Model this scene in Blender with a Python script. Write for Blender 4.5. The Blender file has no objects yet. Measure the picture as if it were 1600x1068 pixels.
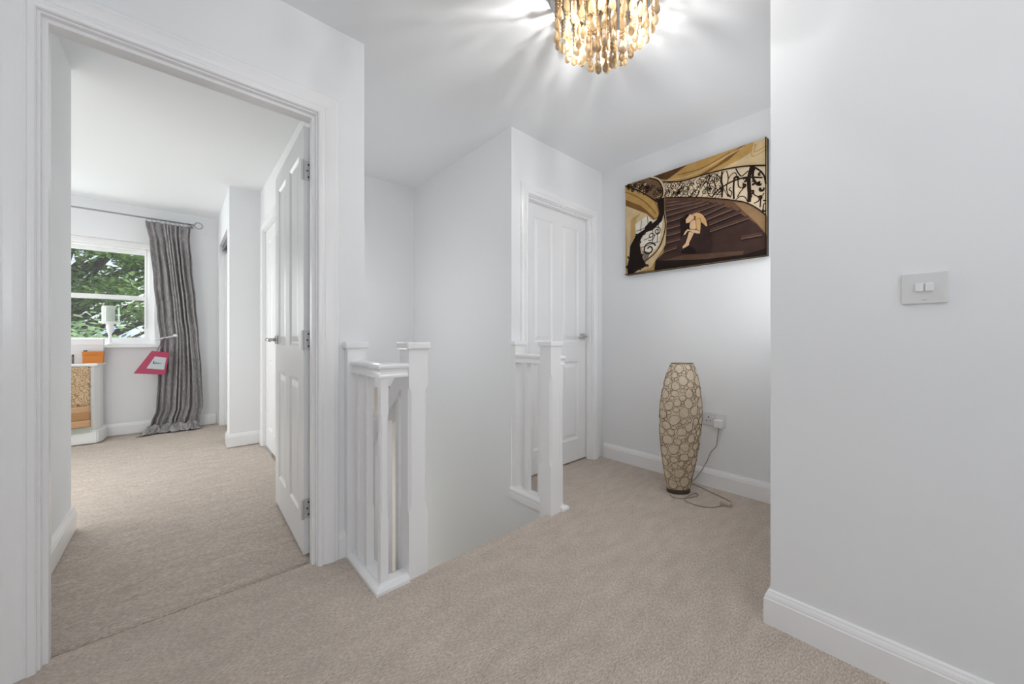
import bpy, bmesh, math, random
from mathutils import Vector, Matrix, noise

SC = bpy.context.scene
COL = SC.collection
R = math.radians

# ------------------------------------------------------------------ camera
EYE = 1.0                                   # metres above the landing carpet
FOCAL_PX = 577.0
cam_data = bpy.data.cameras.new('camera')
cam_data.sensor_width = 36.0
cam_data.lens = 36.0 * FOCAL_PX / 1600.0
cam_data.shift_y = -6.0 / 1600.0
cam_data.clip_start = 0.02
cam = bpy.data.objects.new('camera', cam_data)
COL.objects.link(cam)
cam.location = (0, 0, EYE)
FWD = Vector((0.669, 0.743, 0.0)).normalized()
cam.rotation_euler = (R(90), 0, math.atan2(-FWD.x, FWD.y))
SC.camera = cam

# ------------------------------------------------------------------ exposure
SC.view_settings.view_transform = 'Standard'
SC.view_settings.look = 'None'
SC.view_settings.gamma = 1.0
SC.view_settings.use_curve_mapping = False
SC.view_settings.exposure = 0.17
SC.cycles.max_bounces = 10
SC.cycles.diffuse_bounces = 6
SC.cycles.glossy_bounces = 4
SC.cycles.transmission_bounces = 6
SC.cycles.transparent_max_bounces = 12
SC.cycles.caustics_reflective = False
SC.cycles.caustics_refractive = False
SC.cycles.sample_clamp_indirect = 4.0

# ------------------------------------------------------------------ sky: blue with white cloud
W = bpy.data.worlds.new('sky')
SC.world = W
W.use_nodes = True
nt = W.node_tree
nt.nodes.clear()
w_out = nt.nodes.new('ShaderNodeOutputWorld')
w_bg = nt.nodes.new('ShaderNodeBackground')
w_mix = nt.nodes.new('ShaderNodeMix'); w_mix.data_type = 'RGBA'
w_tc = nt.nodes.new('ShaderNodeTexCoord')
w_n = nt.nodes.new('ShaderNodeTexNoise')
w_n.inputs['Scale'].default_value = 3.2
w_n.inputs['Detail'].default_value = 6
w_r = nt.nodes.new('ShaderNodeValToRGB')
w_r.color_ramp.elements[0].position = 0.36
w_r.color_ramp.elements[1].position = 0.47
w_mix.inputs[6].default_value = (0.36, 0.56, 0.95, 1)
w_mix.inputs[7].default_value = (0.92, 0.95, 1.0, 1)
nt.links.new(w_tc.outputs['Generated'], w_n.inputs['Vector'])
nt.links.new(w_n.outputs['Fac'], w_r.inputs['Fac'])
nt.links.new(w_r.outputs['Color'], w_mix.inputs[0])
nt.links.new(w_mix.outputs[2], w_bg.inputs['Color'])
w_bg.inputs['Strength'].default_value = 1.15
nt.links.new(w_bg.outputs[0], w_out.inputs['Surface'])

# ------------------------------------------------------------------ sun, daylight and added fill lights
def light(name, kind, loc, energy, color=(1, 1, 1), **kw):
    d = bpy.data.lights.new(name, kind)
    d.energy = energy
    d.color = color
    for k, v in kw.items():
        setattr(d, k, v)
    o = bpy.data.objects.new(name, d)
    COL.objects.link(o)
    o.location = loc
    return o

def aim(o, direction):
    o.rotation_euler = Vector(direction).to_track_quat('-Z', 'Y').to_euler()

sun = light('sun', 'SUN', (6, -4, 8), 6.0, (1.0, 0.95, 0.86), angle=R(1.0))
aim(sun, (-0.8, -0.02, -0.75))
# area light added at an assumed landing window behind the camera
assumed_landing_light = light('assumed_landing_window_light', 'AREA', (0.1, -1.68, 1.55), 7.0, (0.97, 0.985, 1.0),
                    shape='RECTANGLE', size=1.9, size_y=1.5)
aim(assumed_landing_light, (0.05, 1, -0.05))
# fill light added at an unseen window in the recess round the corner at right
fill_recess = light('recess_fill_light', 'AREA', (2.16, 0.27, 1.52), 3.6, (0.98, 0.99, 1.0), shape='RECTANGLE', size=0.7, size_y=1.1)
aim(fill_recess, (-0.1, 1, 0.22))
# added fill for the bedroom, at an unseen window in its left wall
fill_bed_side = light('bedroom_side_fill_light', 'AREA', (-3.27, 4.4, 1.5), 23.0, (0.97, 0.985, 1.0),
                shape='RECTANGLE', size=1.7, size_y=1.3)
aim(fill_bed_side, (1, 0, 0))
# added fill lights, no fixtures: low in bedroom, upward at landing's near end
fill_bed_low = light('bedroom_low_fill_light', 'POINT', (-0.78, 3.62, 0.74), 8.0, (1.0, 0.99, 0.975), shadow_soft_size=0.12)
day_win = light('bedroom_main_window_daylight', 'AREA', (-1.36, 5.86, 1.48), 25.0, (0.97, 0.985, 1.0), shape='RECTANGLE', size=1.0, size_y=1.0)
aim(day_win, (0.25, -1, -0.25))
fill_land = light('landing_up_fill_light', 'AREA', (-0.35, -0.95, 1.3), 11.0, (0.97, 0.985, 1.0), shape='DISK', size=0.5)
aim(fill_land, (0.12, 0.2, 1))
# fill light added in the hall at the foot of the stairs
fill_hall = light('hall_fill_light', 'AREA', (1.15, 5.1, -1.0), 22.0, (1.0, 0.98, 0.95), shape='RECTANGLE', size=0.9, size_y=1.4)
fill_stair = light('stairwell_fill_light', 'POINT', (0.79, 2.55, 1.3), 3.2, (1.0, 0.99, 0.98), shadow_soft_size=0.08)  # added to brighten the stairwell; no wall fitting there
aim(fill_hall, (0, -1, 0.1))

# ------------------------------------------------------------------ materials
MATS = {}
def mat(name, color, rough=0.5, metal=0.0, spec=0.5, var=0.0, var_scale=20.0, bump=0.0, bump_scale=200.0,
        sheen=0.0, coat=0.0, stretch=None):
    if name in MATS:
        return MATS[name]
    m = bpy.data.materials.new(name)
    m.use_nodes = True
    t = m.node_tree
    b = t.nodes['Principled BSDF']
    b.inputs['Base Color'].default_value = (*color, 1)
    b.inputs['Roughness'].default_value = rough
    b.inputs['Metallic'].default_value = metal
    b.inputs['Specular IOR Level'].default_value = spec
    b.inputs['Sheen Weight'].default_value = sheen
    b.inputs['Coat Weight'].default_value = coat
    b.inputs['Coat Roughness'].default_value = 0.15
    tc = t.nodes.new('ShaderNodeTexCoord')
    mp = t.nodes.new('ShaderNodeMapping')
    t.links.new(tc.outputs['Object'], mp.inputs['Vector'])
    if stretch:
        mp.inputs['Scale'].default_value = stretch
    if var:
        n = t.nodes.new('ShaderNodeTexNoise')
        n.inputs['Scale'].default_value = var_scale
        n.inputs['Detail'].default_value = 5
        t.links.new(mp.outputs[0], n.inputs['Vector'])
        mr = t.nodes.new('ShaderNodeMapRange')
        mr.inputs[1].default_value = 0.25; mr.inputs[2].default_value = 0.75
        mr.inputs[3].default_value = 1 - var; mr.inputs[4].default_value = 1 + var
        t.links.new(n.outputs['Fac'], mr.inputs[0])
        mx = t.nodes.new('ShaderNodeMix'); mx.data_type = 'RGBA'; mx.blend_type = 'MULTIPLY'
        mx.inputs[0].default_value = 1
        mx.inputs[6].default_value = (*color, 1)
        t.links.new(mr.outputs[0], mx.inputs[7])
        t.links.new(mx.outputs[2], b.inputs['Base Color'])
    if bump:
        n2 = t.nodes.new('ShaderNodeTexNoise')
        n2.inputs['Scale'].default_value = bump_scale
        n2.inputs['Detail'].default_value = 3
        t.links.new(mp.outputs[0], n2.inputs['Vector'])
        bp = t.nodes.new('ShaderNodeBump')
        bp.inputs['Strength'].default_value = bump
        bp.inputs['Distance'].default_value = 0.004
        t.links.new(n2.outputs['Fac'], bp.inputs['Height'])
        t.links.new(bp.outputs[0], b.inputs['Normal'])
    MATS[name] = m
    return m

M_WALL = mat('white_emulsion', (0.845, 0.855, 0.865), 0.75, spec=0.25, bump=0.05, bump_scale=60)
M_CEIL = mat('ceiling_paint', (0.86, 0.875, 0.89), 0.85, spec=0.15, bump=0.04, bump_scale=60)
M_GLOSS = mat('white_gloss_paint', (0.90, 0.90, 0.905), 0.22, spec=0.5, bump=0.03, bump_scale=25)
M_DOOR = mat('white_door_paint', (0.86, 0.865, 0.87), 0.3, spec=0.45, bump=0.05, bump_scale=90, stretch=(6, 6, 0.35))
M_UPVC = mat('white_window_frame', (0.86, 0.86, 0.86), 0.3)
M_PLASTIC = mat('white_moulded_plastic', (0.72, 0.72, 0.72), 0.35)
M_ROCKER = mat('white_rocker_plastic', (0.82, 0.82, 0.82), 0.3)
M_CHROME = mat('polished_chrome', (0.62, 0.62, 0.63), 0.16, metal=1.0)
M_STEEL = mat('brushed_hinge_steel', (0.70, 0.70, 0.71), 0.42, metal=0.75)
M_DARK = mat('dark_screw_slot', (0.05, 0.05, 0.05), 0.6)
M_VOID = mat('wardrobe_inside_shade', (0.05, 0.05, 0.052), 0.8)  # near-black colour stands in for the shade inside the wardrobe
M_CREAM = mat('cream_hall_paint', (0.55, 0.50, 0.44), 0.7, var=0.02)
M_STAIR = mat('stair_carpet', (0.44, 0.36, 0.30), 0.95, spec=0.1, var=0.15, var_scale=120)
M_GAPSHADE = mat('gap_shade_strip', (0.10, 0.085, 0.075), 0.95)  # dark colour stands in for shade in the carpet joint and door gap

def carpet_material():
    m = bpy.data.materials.new('beige_twist_carpet')
    m.use_nodes = True
    t = m.node_tree
    b = t.nodes['Principled BSDF']
    b.inputs['Roughness'].default_value = 0.95
    b.inputs['Specular IOR Level'].default_value = 0.08
    b.inputs['Sheen Weight'].default_value = 0.15
    tc = t.nodes.new('ShaderNodeTexCoord')
    rot = t.nodes.new('ShaderNodeMapping')
    rot.inputs['Rotation'].default_value = (0, 0, R(38))
    rot.inputs['Scale'].default_value = (1.0, 3.0, 1.0)
    t.links.new(tc.outputs['Object'], rot.inputs['Vector'])
    # tufts
    fine = t.nodes.new('ShaderNodeTexNoise')
    fine.inputs['Scale'].default_value = 78; fine.inputs['Detail'].default_value = 4
    fine.inputs['Roughness'].default_value = 0.65
    t.links.new(rot.outputs[0], fine.inputs['Vector'])
    # pile lean and footprints
    lay = t.nodes.new('ShaderNodeTexNoise')
    lay.inputs['Scale'].default_value = 7; lay.inputs['Detail'].default_value = 4
    t.links.new(rot.outputs[0], lay.inputs['Vector'])
    r1 = t.nodes.new('ShaderNodeValToRGB')
    r1.color_ramp.elements[0].position = 0.30; r1.color_ramp.elements[0].color = (0.380, 0.315, 0.265, 1)
    r1.color_ramp.elements[1].position = 0.66; r1.color_ramp.elements[1].color = (0.77, 0.67, 0.578, 1)
    t.links.new(fine.outputs['Fac'], r1.inputs['Fac'])
    mr = t.nodes.new('ShaderNodeMapRange')
    mr.inputs[1].default_value = 0.3; mr.inputs[2].default_value = 0.7
    mr.inputs[3].default_value = 0.90; mr.inputs[4].default_value = 1.07
    t.links.new(lay.outputs['Fac'], mr.inputs[0])
    mx = t.nodes.new('ShaderNodeMix'); mx.data_type = 'RGBA'; mx.blend_type = 'MULTIPLY'
    mx.inputs[0].default_value = 1
    t.links.new(r1.outputs[0], mx.inputs[6])
    t.links.new(mr.outputs[0], mx.inputs[7])
    t.links.new(mx.outputs[2], b.inputs['Base Color'])
    bp = t.nodes.new('ShaderNodeBump')
    bp.inputs['Strength'].default_value = 0.7
    bp.inputs['Distance'].default_value = 0.008
    t.links.new(fine.outputs['Fac'], bp.inputs['Height'])
    t.links.new(bp.outputs[0], b.inputs['Normal'])
    return m
M_CARPET = carpet_material()

def mixed_glass(name, tint, clear):
    m = bpy.data.materials.new(name)
    m.use_nodes = True
    t = m.node_tree
    t.nodes.clear()
    o = t.nodes.new('ShaderNodeOutputMaterial')
    tr = t.nodes.new('ShaderNodeBsdfTransparent'); tr.inputs[0].default_value = (*tint, 1)
    gl = t.nodes.new('ShaderNodeBsdfGlossy'); gl.inputs['Roughness'].default_value = 0.02
    mx = t.nodes.new('ShaderNodeMixShader'); mx.inputs[0].default_value = 1 - clear
    t.links.new(tr.outputs[0], mx.inputs[1]); t.links.new(gl.outputs[0], mx.inputs[2])
    t.links.new(mx.outputs[0], o.inputs[0])
    return m
M_PANE = mixed_glass('clear_window_glass', (0.97, 0.985, 0.975), 0.95)
M_HURRICANE = mixed_glass('clear_candle_glass', (0.86, 0.93, 0.88), 0.88)

def translucent(name, color, through, see=0.0, gloss=0.12, var=0.0, tint=None):
    m = bpy.data.materials.new(name)
    m.use_nodes = True
    t = m.node_tree
    t.nodes.clear()
    o = t.nodes.new('ShaderNodeOutputMaterial')
    d = t.nodes.new('ShaderNodeBsdfDiffuse'); d.inputs[0].default_value = (*color, 1)
    l = t.nodes.new('ShaderNodeBsdfTranslucent'); l.inputs[0].default_value = (*color, 1)
    g = t.nodes.new('ShaderNodeBsdfGlossy'); g.inputs['Roughness'].default_value = 0.18
    if var:
        tc = t.nodes.new('ShaderNodeTexCoord')
        n = t.nodes.new('ShaderNodeTexNoise'); n.inputs['Scale'].default_value = 1.6 if var > 0.3 else 60
        n.inputs['Detail'].default_value = 3
        t.links.new(tc.outputs['Object'], n.inputs['Vector'])
        mr = t.nodes.new('ShaderNodeMapRange')
        mr.inputs[1].default_value = 0.3; mr.inputs[2].default_value = 0.7
        mr.inputs[3].default_value = 1 - var; mr.inputs[4].default_value = 1 + var
        t.links.new(n.outputs['Fac'], mr.inputs[0])
        mc = t.nodes.new('ShaderNodeMix'); mc.data_type = 'RGBA'; mc.blend_type = 'MULTIPLY'
        mc.inputs[0].default_value = 1; mc.inputs[6].default_value = (*color, 1)
        t.links.new(mr.outputs[0], mc.inputs[7])
        t.links.new(mc.outputs[2], d.inputs[0]); t.links.new(mc.outputs[2], l.inputs[0])
    a = t.nodes.new('ShaderNodeMixShader'); a.inputs[0].default_value = through
    b = t.nodes.new('ShaderNodeMixShader'); b.inputs[0].default_value = gloss
    t.links.new(d.outputs[0], a.inputs[1]); t.links.new(l.outputs[0], a.inputs[2])
    t.links.new(a.outputs[0], b.inputs[1]); t.links.new(g.outputs[0], b.inputs[2])
    last = b
    if see:
        tr = t.nodes.new('ShaderNodeBsdfTransparent'); tr.inputs[0].default_value = (*(tint or [0.5 + c / 2 for c in color]), 1)
        c = t.nodes.new('ShaderNodeMixShader'); c.inputs[0].default_value = see
        t.links.new(b.outputs[0], c.inputs[1]); t.links.new(tr.outputs[0], c.inputs[2])
        last = c
    t.links.new(last.outputs[0], o.inputs[0])
    return m
M_BEAD = translucent('amber_glass_bead', (0.27, 0.18, 0.092), 0.45, see=0.30, gloss=0.10, tint=(0.97, 0.93, 0.86))
M_DROP = translucent('honey_glass_drop', (0.36, 0.26, 0.145), 0.5, see=0.28, gloss=0.10, tint=(0.97, 0.94, 0.88))
M_MEMBRANE = translucent('cream_lamp_membrane', (0.88, 0.76, 0.60), 0.35, see=0.20, gloss=0.05, var=0.12)
M_LEAF = translucent('green_leaf', (0.22, 0.35, 0.12), 0.5, gloss=0.06, var=0.45)
M_LEAF2 = translucent('pale_green_leaf', (0.29, 0.44, 0.23), 0.5, gloss=0.06, var=0.4)
M_WIRE = mat('bronze_wire', (0.20, 0.135, 0.07), 0.45, metal=0.4)
M_LAMPBASE = mat('dark_bronze_base', (0.09, 0.06, 0.035), 0.45, metal=0.4)
M_CORD = mat('clear_grey_flex', (0.36, 0.31, 0.26), 0.4)
M_BARK = mat('brown_bark', (0.045, 0.036, 0.028), 0.9, var=0.3, var_scale=12)
M_GRASS = mat('rough_grass', (0.10, 0.17, 0.05), 0.95, var=0.3, var_scale=2)

def emitter(name, color, strength):
    m = bpy.data.materials.new(name)
    m.use_nodes = True
    b = m.node_tree.nodes['Principled BSDF']
    b.inputs['Base Color'].default_value = (*color, 1)
    b.inputs['Emission Color'].default_value = (*color, 1)
    b.inputs['Emission Strength'].default_value = strength
    return m
M_BULB = emitter('lit_halogen_bulb', (1.0, 0.86, 0.62), 2.0)

# ------------------------------------------------------------------ object helpers
def obj(name, bm, m, parent=None, smooth=False, kind=None, label=None, cat=None, group=None):
    """link a bmesh as ONE mesh object; vertices are in the frame of the top-level thing"""
    me = bpy.data.meshes.new(name)
    bm.normal_update()
    bm.to_mesh(me)
    bm.free()
    for mm in (m if isinstance(m, (list, tuple)) else [m]):
        me.materials.append(mm)
    if smooth:
        for p in me.polygons:
            p.use_smooth = True
    o = bpy.data.objects.new(name, me)
    COL.objects.link(o)
    if parent is not None:
        o.parent = parent
    tag(o, label, cat, group, kind)
    return o

def tag(o, label=None, cat=None, group=None, kind=None):
    if kind: o['kind'] = kind
    if label: o['label'] = label
    if cat: o['category'] = cat
    if group: o['group'] = group

def thing(name, label, cat, loc=(0, 0, 0), group=None, kind=None):
    o = bpy.data.objects.new(name, None)
    COL.objects.link(o)
    o.empty_display_size = 0.05
    o.location = loc
    tag(o, label, cat, group, kind)
    return o

def rel(bm, root):
    """geometry built in place: shift it into its thing's frame"""
    bmesh.ops.translate(bm, verts=bm.verts, vec=-root.location)
    return bm

def B():
    return bmesh.new()

def box(bm, x0, x1, y0, y1, z0, z1, bevel=0.0, seg=2):
    r = bmesh.ops.create_cube(bm, size=1.0)
    vs = r['verts']
    for v in vs:
        v.co = Vector(((x0 + x1) / 2 + v.co.x * (x1 - x0), (y0 + y1) / 2 + v.co.y * (y1 - y0), (z0 + z1) / 2 + v.co.z * (z1 - z0)))
    if bevel:
        es = list({e for v in vs for e in v.link_edges})
        bmesh.ops.bevel(bm, geom=es, offset=bevel, segments=seg, affect='EDGES', profile=0.6)
    return bm

def loft(bm, rings, cap=True, close=False):
    """rings: lists of points of equal length"""
    vr = [[bm.verts.new(p) for p in ring] for ring in rings]
    n = len(vr[0])
    m = len(vr)
    for i in range(m if close else m - 1):
        a, b = vr[i], vr[(i + 1) % m]
        for j in range(n):
            k = (j + 1) % n
            try:
                bm.faces.new((a[j], a[k], b[k], b[j]))
            except ValueError:
                pass
    if cap and not close:
        bm.faces.new(list(reversed(vr[0])))
        bm.faces.new(vr[-1])
    return bm

def lathe(bm, prof, n=24, c=(0, 0), sx=1.0, sy=1.0, cap=True):
    rings = []
    for r, z in prof:
        rings.append([(c[0] + sx * r * math.cos(2 * math.pi * k / n), c[1] + sy * r * math.sin(2 * math.pi * k / n), z) for k in range(n)])
    return loft(bm, rings, cap)

def tube(bm, pts, r, n=8, closed=False):
    pts = [Vector(p) for p in pts]
    m = len(pts)
    rings = []
    up = None
    for i in range(m):
        if closed:
            d = pts[(i + 1) % m] - pts[i - 1]
        else:
            d = pts[min(i + 1, m - 1)] - pts[max(i - 1, 0)]
        if d.length < 1e-9:
            d = Vector((0, 0, 1))
        d.normalize()
        if up is None:
            up = Vector((0, 0, 1)) if abs(d.z) < 0.9 else Vector((1, 0, 0))
        a = d.cross(up)
        if a.length < 1e-6:
            a = d.cross(Vector((0, 1, 0)))
        a.normalize()
        b = d.cross(a).normalized()
        up = -b if (-b).dot(up) > 0 else b
        rr = r[i] if isinstance(r, (list, tuple)) else r
        rings.append([pts[i] + rr * (math.cos(2 * math.pi * k / n) * a + math.sin(2 * math.pi * k / n) * b) for k in range(n)])
    return loft(bm, rings, cap=not closed, close=closed)

def sweep(bm, path, prof, place, closed=False):
    """sweep profile [(d, h)] along a 2-D path with mitred corners; d is to the LEFT of travel; place(u, v, h) -> 3-D point"""
    P = [Vector(p) for p in path]
    n = len(P)
    rings = []
    for i in range(n):
        d0 = (P[i] - P[i - 1]).normalized() if (i > 0 or closed) else (P[1] - P[0]).normalized()
        d1 = (P[(i + 1) % n] - P[i]).normalized() if (i < n - 1 or closed) else d0
        n0 = Vector((-d0.y, d0.x)); n1 = Vector((-d1.y, d1.x))
        mv = (n0 + n1)
        mv = mv / (1 + n0.dot(n1)) if mv.length > 1e-6 else n0
        rings.append([place(P[i].x + mv.x * d, P[i].y + mv.y * d, h) for d, h in prof])
    loft(bm, rings, cap=not closed, close=closed)
    bmesh.ops.recalc_face_normals(bm, faces=bm.faces)
    return bm

def copy_tree(o, parent=None):
    c = o.copy()
    COL.objects.link(c)
    if parent is not None:
        c.parent = parent
    for ch in [x for x in bpy.data.objects if x.parent == o]:
        copy_tree(ch, c)
    return c

def slab_with_hole(bm, axis, a0, a1, t0, t1, z0, z1, holes):
    """wall running along x ('x') or y ('y') from a0 to a1, thickness t0..t1, with rectangular holes (h0, h1, hz0, hz1)"""
    xs = sorted({a0, a1} | {h for q in holes for h in q[:2]})
    zs = sorted({z0, z1} | {h for q in holes for h in q[2:]})
    xs = [x for x in xs if a0 <= x <= a1]; zs = [z for z in zs if z0 <= z <= z1]
    verts = {}
    def vert(a, t, z):
        k = (round(a, 5), round(t, 5), round(z, 5))
        if k not in verts:
            verts[k] = bm.verts.new((a, t, z) if axis == 'x' else (t, a, z))
        return verts[k]
    def solid(i, j):
        if i < 0 or j < 0 or i >= len(xs) - 1 or j >= len(zs) - 1:
            return False
        mx, mz = (xs[i] + xs[i + 1]) / 2, (zs[j] + zs[j + 1]) / 2
        return not any(q[0] < mx < q[1] and q[2] < mz < q[3] for q in holes)
    for i in range(len(xs) - 1):
        for j in range(len(zs) - 1):
            if not solid(i, j):
                continue
            A0, A1, Z0, Z1 = xs[i], xs[i + 1], zs[j], zs[j + 1]
            for t in (t0, t1):
                bm.faces.new([vert(A0, t, Z0), vert(A1, t, Z0), vert(A1, t, Z1), vert(A0, t, Z1)])
            for (di, dj, e) in ((-1, 0, ((A0, Z0), (A0, Z1))), (1, 0, ((A1, Z0), (A1, Z1))), (0, -1, ((A0, Z0), (A1, Z0))), (0, 1, ((A0, Z1), (A1, Z1)))):
                if not solid(i + di, j + dj):
                    (p, q), (r, s) = e
                    bm.faces.new([vert(p, t0, q), vert(r, t0, s), vert(r, t1, s), vert(p, t1, q)])
    bmesh.ops.recalc_face_normals(bm, faces=bm.faces)
    return bm

def prism(bm, poly, z0, z1):
    a = [bm.verts.new((x, y, z0)) for x, y in poly]
    b = [bm.verts.new((x, y, z1)) for x, y in poly]
    n = len(poly)
    bm.faces.new(list(reversed(a))); bm.faces.new(b)
    for i in range(n):
        j = (i + 1) % n
        bm.faces.new((a[i], a[j], b[j], b[i]))
    bmesh.ops.recalc_face_normals(bm, faces=bm.faces)
    return bm

CEIL = 2.40

# ------------------------------------------------------------------ floors and ceiling
WX, WELL0, WELL1, NOSE = -1.30, 0.655, 1.635, 1.425      # landing's left end, stairwell sides, top riser
bm = B()
prism(bm, [(WX, -1.6), (1.545, -1.6), (1.545, 0.357), (2.666, 0.357), (2.666, 1.905), (1.80, 1.905), (1.80, 1.82), (WELL1, 1.82),
           (WELL1, NOSE), (WELL0, NOSE), (WELL0, 1.78), (0.445, 1.78), (0.445, 1.822), (-0.312, 1.822), (-0.312, 1.78), (WX, 1.78)], -0.22, 0.0)
obj('floor', bm, M_CARPET, kind='structure', label='beige carpet of the landing in the foreground', cat='floor')
bm = B()
prism(bm, [(-3.2, 2.97), (-0.42, 2.97), (-0.42, 1.88), (-0.312, 1.88), (-0.312, 1.850), (0.445, 1.850), (0.445, 1.88), (0.58, 1.88), (0.58, 4.26),
           (1.0, 4.26), (1.0, 5.57), (-3.2, 5.57)], -0.22, -0.008)
top = [e for e in bm.edges if all(abs(v.co.z + 0.008) < 1e-6 and abs(v.co.y - 1.850) < 1e-6 for v in e.verts)]
bmesh.ops.bevel(bm, geom=top, offset=0.03, segments=4, affect='EDGES', profile=0.5)
obj('floor', bm, M_CARPET, kind='structure', label='paler carpet of the bedroom beyond the doorway', cat='floor')
bm = B(); box(bm, -0.33, 0.46, 1.80, 1.86, -0.20, -0.035)
obj('trim_4', bm, M_GAPSHADE, kind='structure', label='dark joint between the two carpets in the doorway', cat='threshold')
bm = B(); box(bm, -3.4, 3.0, -1.9, 6.0, CEIL, CEIL + 0.15)
obj('ceiling', bm, M_CEIL, kind='structure', label='flat white ceiling over landing and bedroom', cat='ceiling')

# ------------------------------------------------------------------ walls
def wall(name, label, axis, a0, a1, t0, t1, z0=-0.2, z1=CEIL, holes=(), m=M_WALL):
    bm = B()
    slab_with_hole(bm, axis, a0, a1, t0, t1, z0, z1, list(holes))
    return obj(name, bm, m, kind='structure', label=label, cat='wall')

wall('wall_left', 'white wall around the open bedroom doorway', 'x', WX, WELL0, 1.78, 1.88, holes=[(-0.335, 0.468, -0.3, 2.004)])
wall('wall_middle', 'white wall around the closed door past the stairs', 'x', WELL1, 2.666, 1.82, 1.92, z0=-2.7, holes=[(1.765, 2.552, -0.3, 2.012)])
wall('wall_far', 'white wall carrying the staircase canvas and socket', 'y', 0.257, 1.92, 2.666, 2.766)
wall('wall_right', 'white wall with the light switch at right', 'y', -1.6, 0.357, 1.545, 1.645)
wall('wall_recess', 'end wall of the recess beside the floor lamp, with an added window', 'x', 1.645, 2.666, 0.257, 0.357, holes=[(1.80, 2.52, 0.95, 2.1)])  # window opening added for the recess fill light
wall('wall_near', 'white wall behind the viewer, with an assumed window', 'x', WX, 1.645, -1.70, -1.60, holes=[(-0.8, 1.0, 0.9, 2.1)])  # opening assumed, for the light falling from behind the camera
wall('wall_landing_end', 'white end wall of the landing, left of the viewer', 'y', -1.6, 1.78, WX - 0.1, WX)
wall('wall_stair_right', 'tall white stairwell wall between the two short banisters', 'y', 1.92, 3.30, WELL1, WELL1 + 0.1, -2.7)
wall('wall_stair_under', 'white stairwell facing under the far banister', 'y', NOSE, 1.82, WELL1 - 0.006, WELL1, -2.7, -0.04)
wall('wall_stair_under_near', 'white stairwell facing under the near banister', 'y', NOSE, 1.88, WELL0, WELL0 + 0.006, -2.7, -0.04)
wall('wall_stair_far', 'white wall across the far side of the stairwell', 'x', WELL0, WELL1, 3.20, 3.30, 0.57)
wall('wall_stair_left', 'stairwell wall behind the bedroom wall', 'y', 1.88, 3.30, 0.645, WELL0, -2.7)
wall('wall_hall', 'cream wall of the hall glimpsed between the near balusters', 'x', WELL0, WELL1 + 0.1, 5.2, 5.3, -2.7, 0.57, m=M_CREAM)
wall('wall_hall_side', 'cream side wall of the downstairs hall', 'y', 3.3, 5.2, WELL1, WELL1 + 0.1, -2.7, 0.57, m=M_CREAM)
wall('wall_bedroom_entry', 'white wall just inside the bedroom doorway at left', 'y', 1.88, 2.97, -0.52, -0.42)
wall('wall_bedroom_side', 'white wall between doorway lobby and wardrobe with a second door', 'y', 1.88, 4.26, 0.58, 0.645, holes=[(3.35, 4.10, -0.3, 2.0)])
wall('wall_bedroom_return', 'narrow white wall at the wardrobe end', 'x', 0.34, 0.655, 4.26, 4.40)
wall('wall_bedroom_near', 'bedroom wall backing the landing, out of view', 'x', -3.2, -0.52, 2.87, 2.97)
wall('wall_bedroom_left', 'bedroom left wall with an added side window, out of view', 'y', 2.97, 5.57, -3.3, -3.2, holes=[(3.55, 5.25, 0.85, 2.15)])  # side opening added for the bedroom fill light
WIN = (-2.3, -0.20, 0.93, 2.02)
wall('wall_bedroom_far', 'white bedroom wall around the window', 'x', -3.3, 1.1, 5.57, 5.82, holes=[WIN])
wall('wall_wardrobe_front', 'white bulkhead and jambs around the sliding wardrobe', 'y', 4.40, 5.57, 0.34, 0.42, holes=[(4.45, 5.42, -0.3, 2.055)])
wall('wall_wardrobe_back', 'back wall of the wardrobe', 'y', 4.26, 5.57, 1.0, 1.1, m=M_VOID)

# ------------------------------------------------------------------ skirting boards
SK = [(0, 0), (0.017, 0), (0.017, 0.088), (0.0145, 0.092), (0.0145, 0.096), (0.012, 0.104), (0.008, 0.111), (0.0075, 0.114), (0.0055, 0.117), (0.0, 0.119)]
def skirting(name, label, path):
    bm = B()
    sweep(bm, path, SK, lambda u, v, h: Vector((u, v, h)))
    return obj(name, bm, M_GLOSS, kind='structure', label=label, cat='skirting board')
skirting('baseboard_right', 'white skirting board below the light switch wall', [(1.545, -1.6), (1.545, 0.357), (2.60, 0.357)])
skirting('baseboard_far', 'white skirting board behind the floor lamp', [(2.666, 0.375), (2.666, 1.80)])
skirting('baseboard_left', 'short white skirting board between doorway and near banister', [(0.654, 1.78), (0.536, 1.78)])
skirting('baseboard_middle', 'short skirting board between far banister and closed door', [(1.728, 1.82), (1.70, 1.82)])
skirting('baseboard_bedroom_entry', 'white skirting board just inside the bedroom at left', [(-0.52, 2.97), (-0.42, 2.97), (-0.42, 1.90)])
skirting('baseboard_bedroom_far', 'white skirting board under the bedroom window', [(0.32, 5.57), (-3.2, 5.57)])
skirting('baseboard_wardrobe', 'white skirting board wrapping the wardrobe end wall', [(0.58, 4.26), (0.34, 4.26), (0.34, 4.44)])
skirting('baseboard_bedroom_side', 'white skirting board beside the second bedroom door', [(0.58, 4.17), (0.58, 4.24)])

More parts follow.
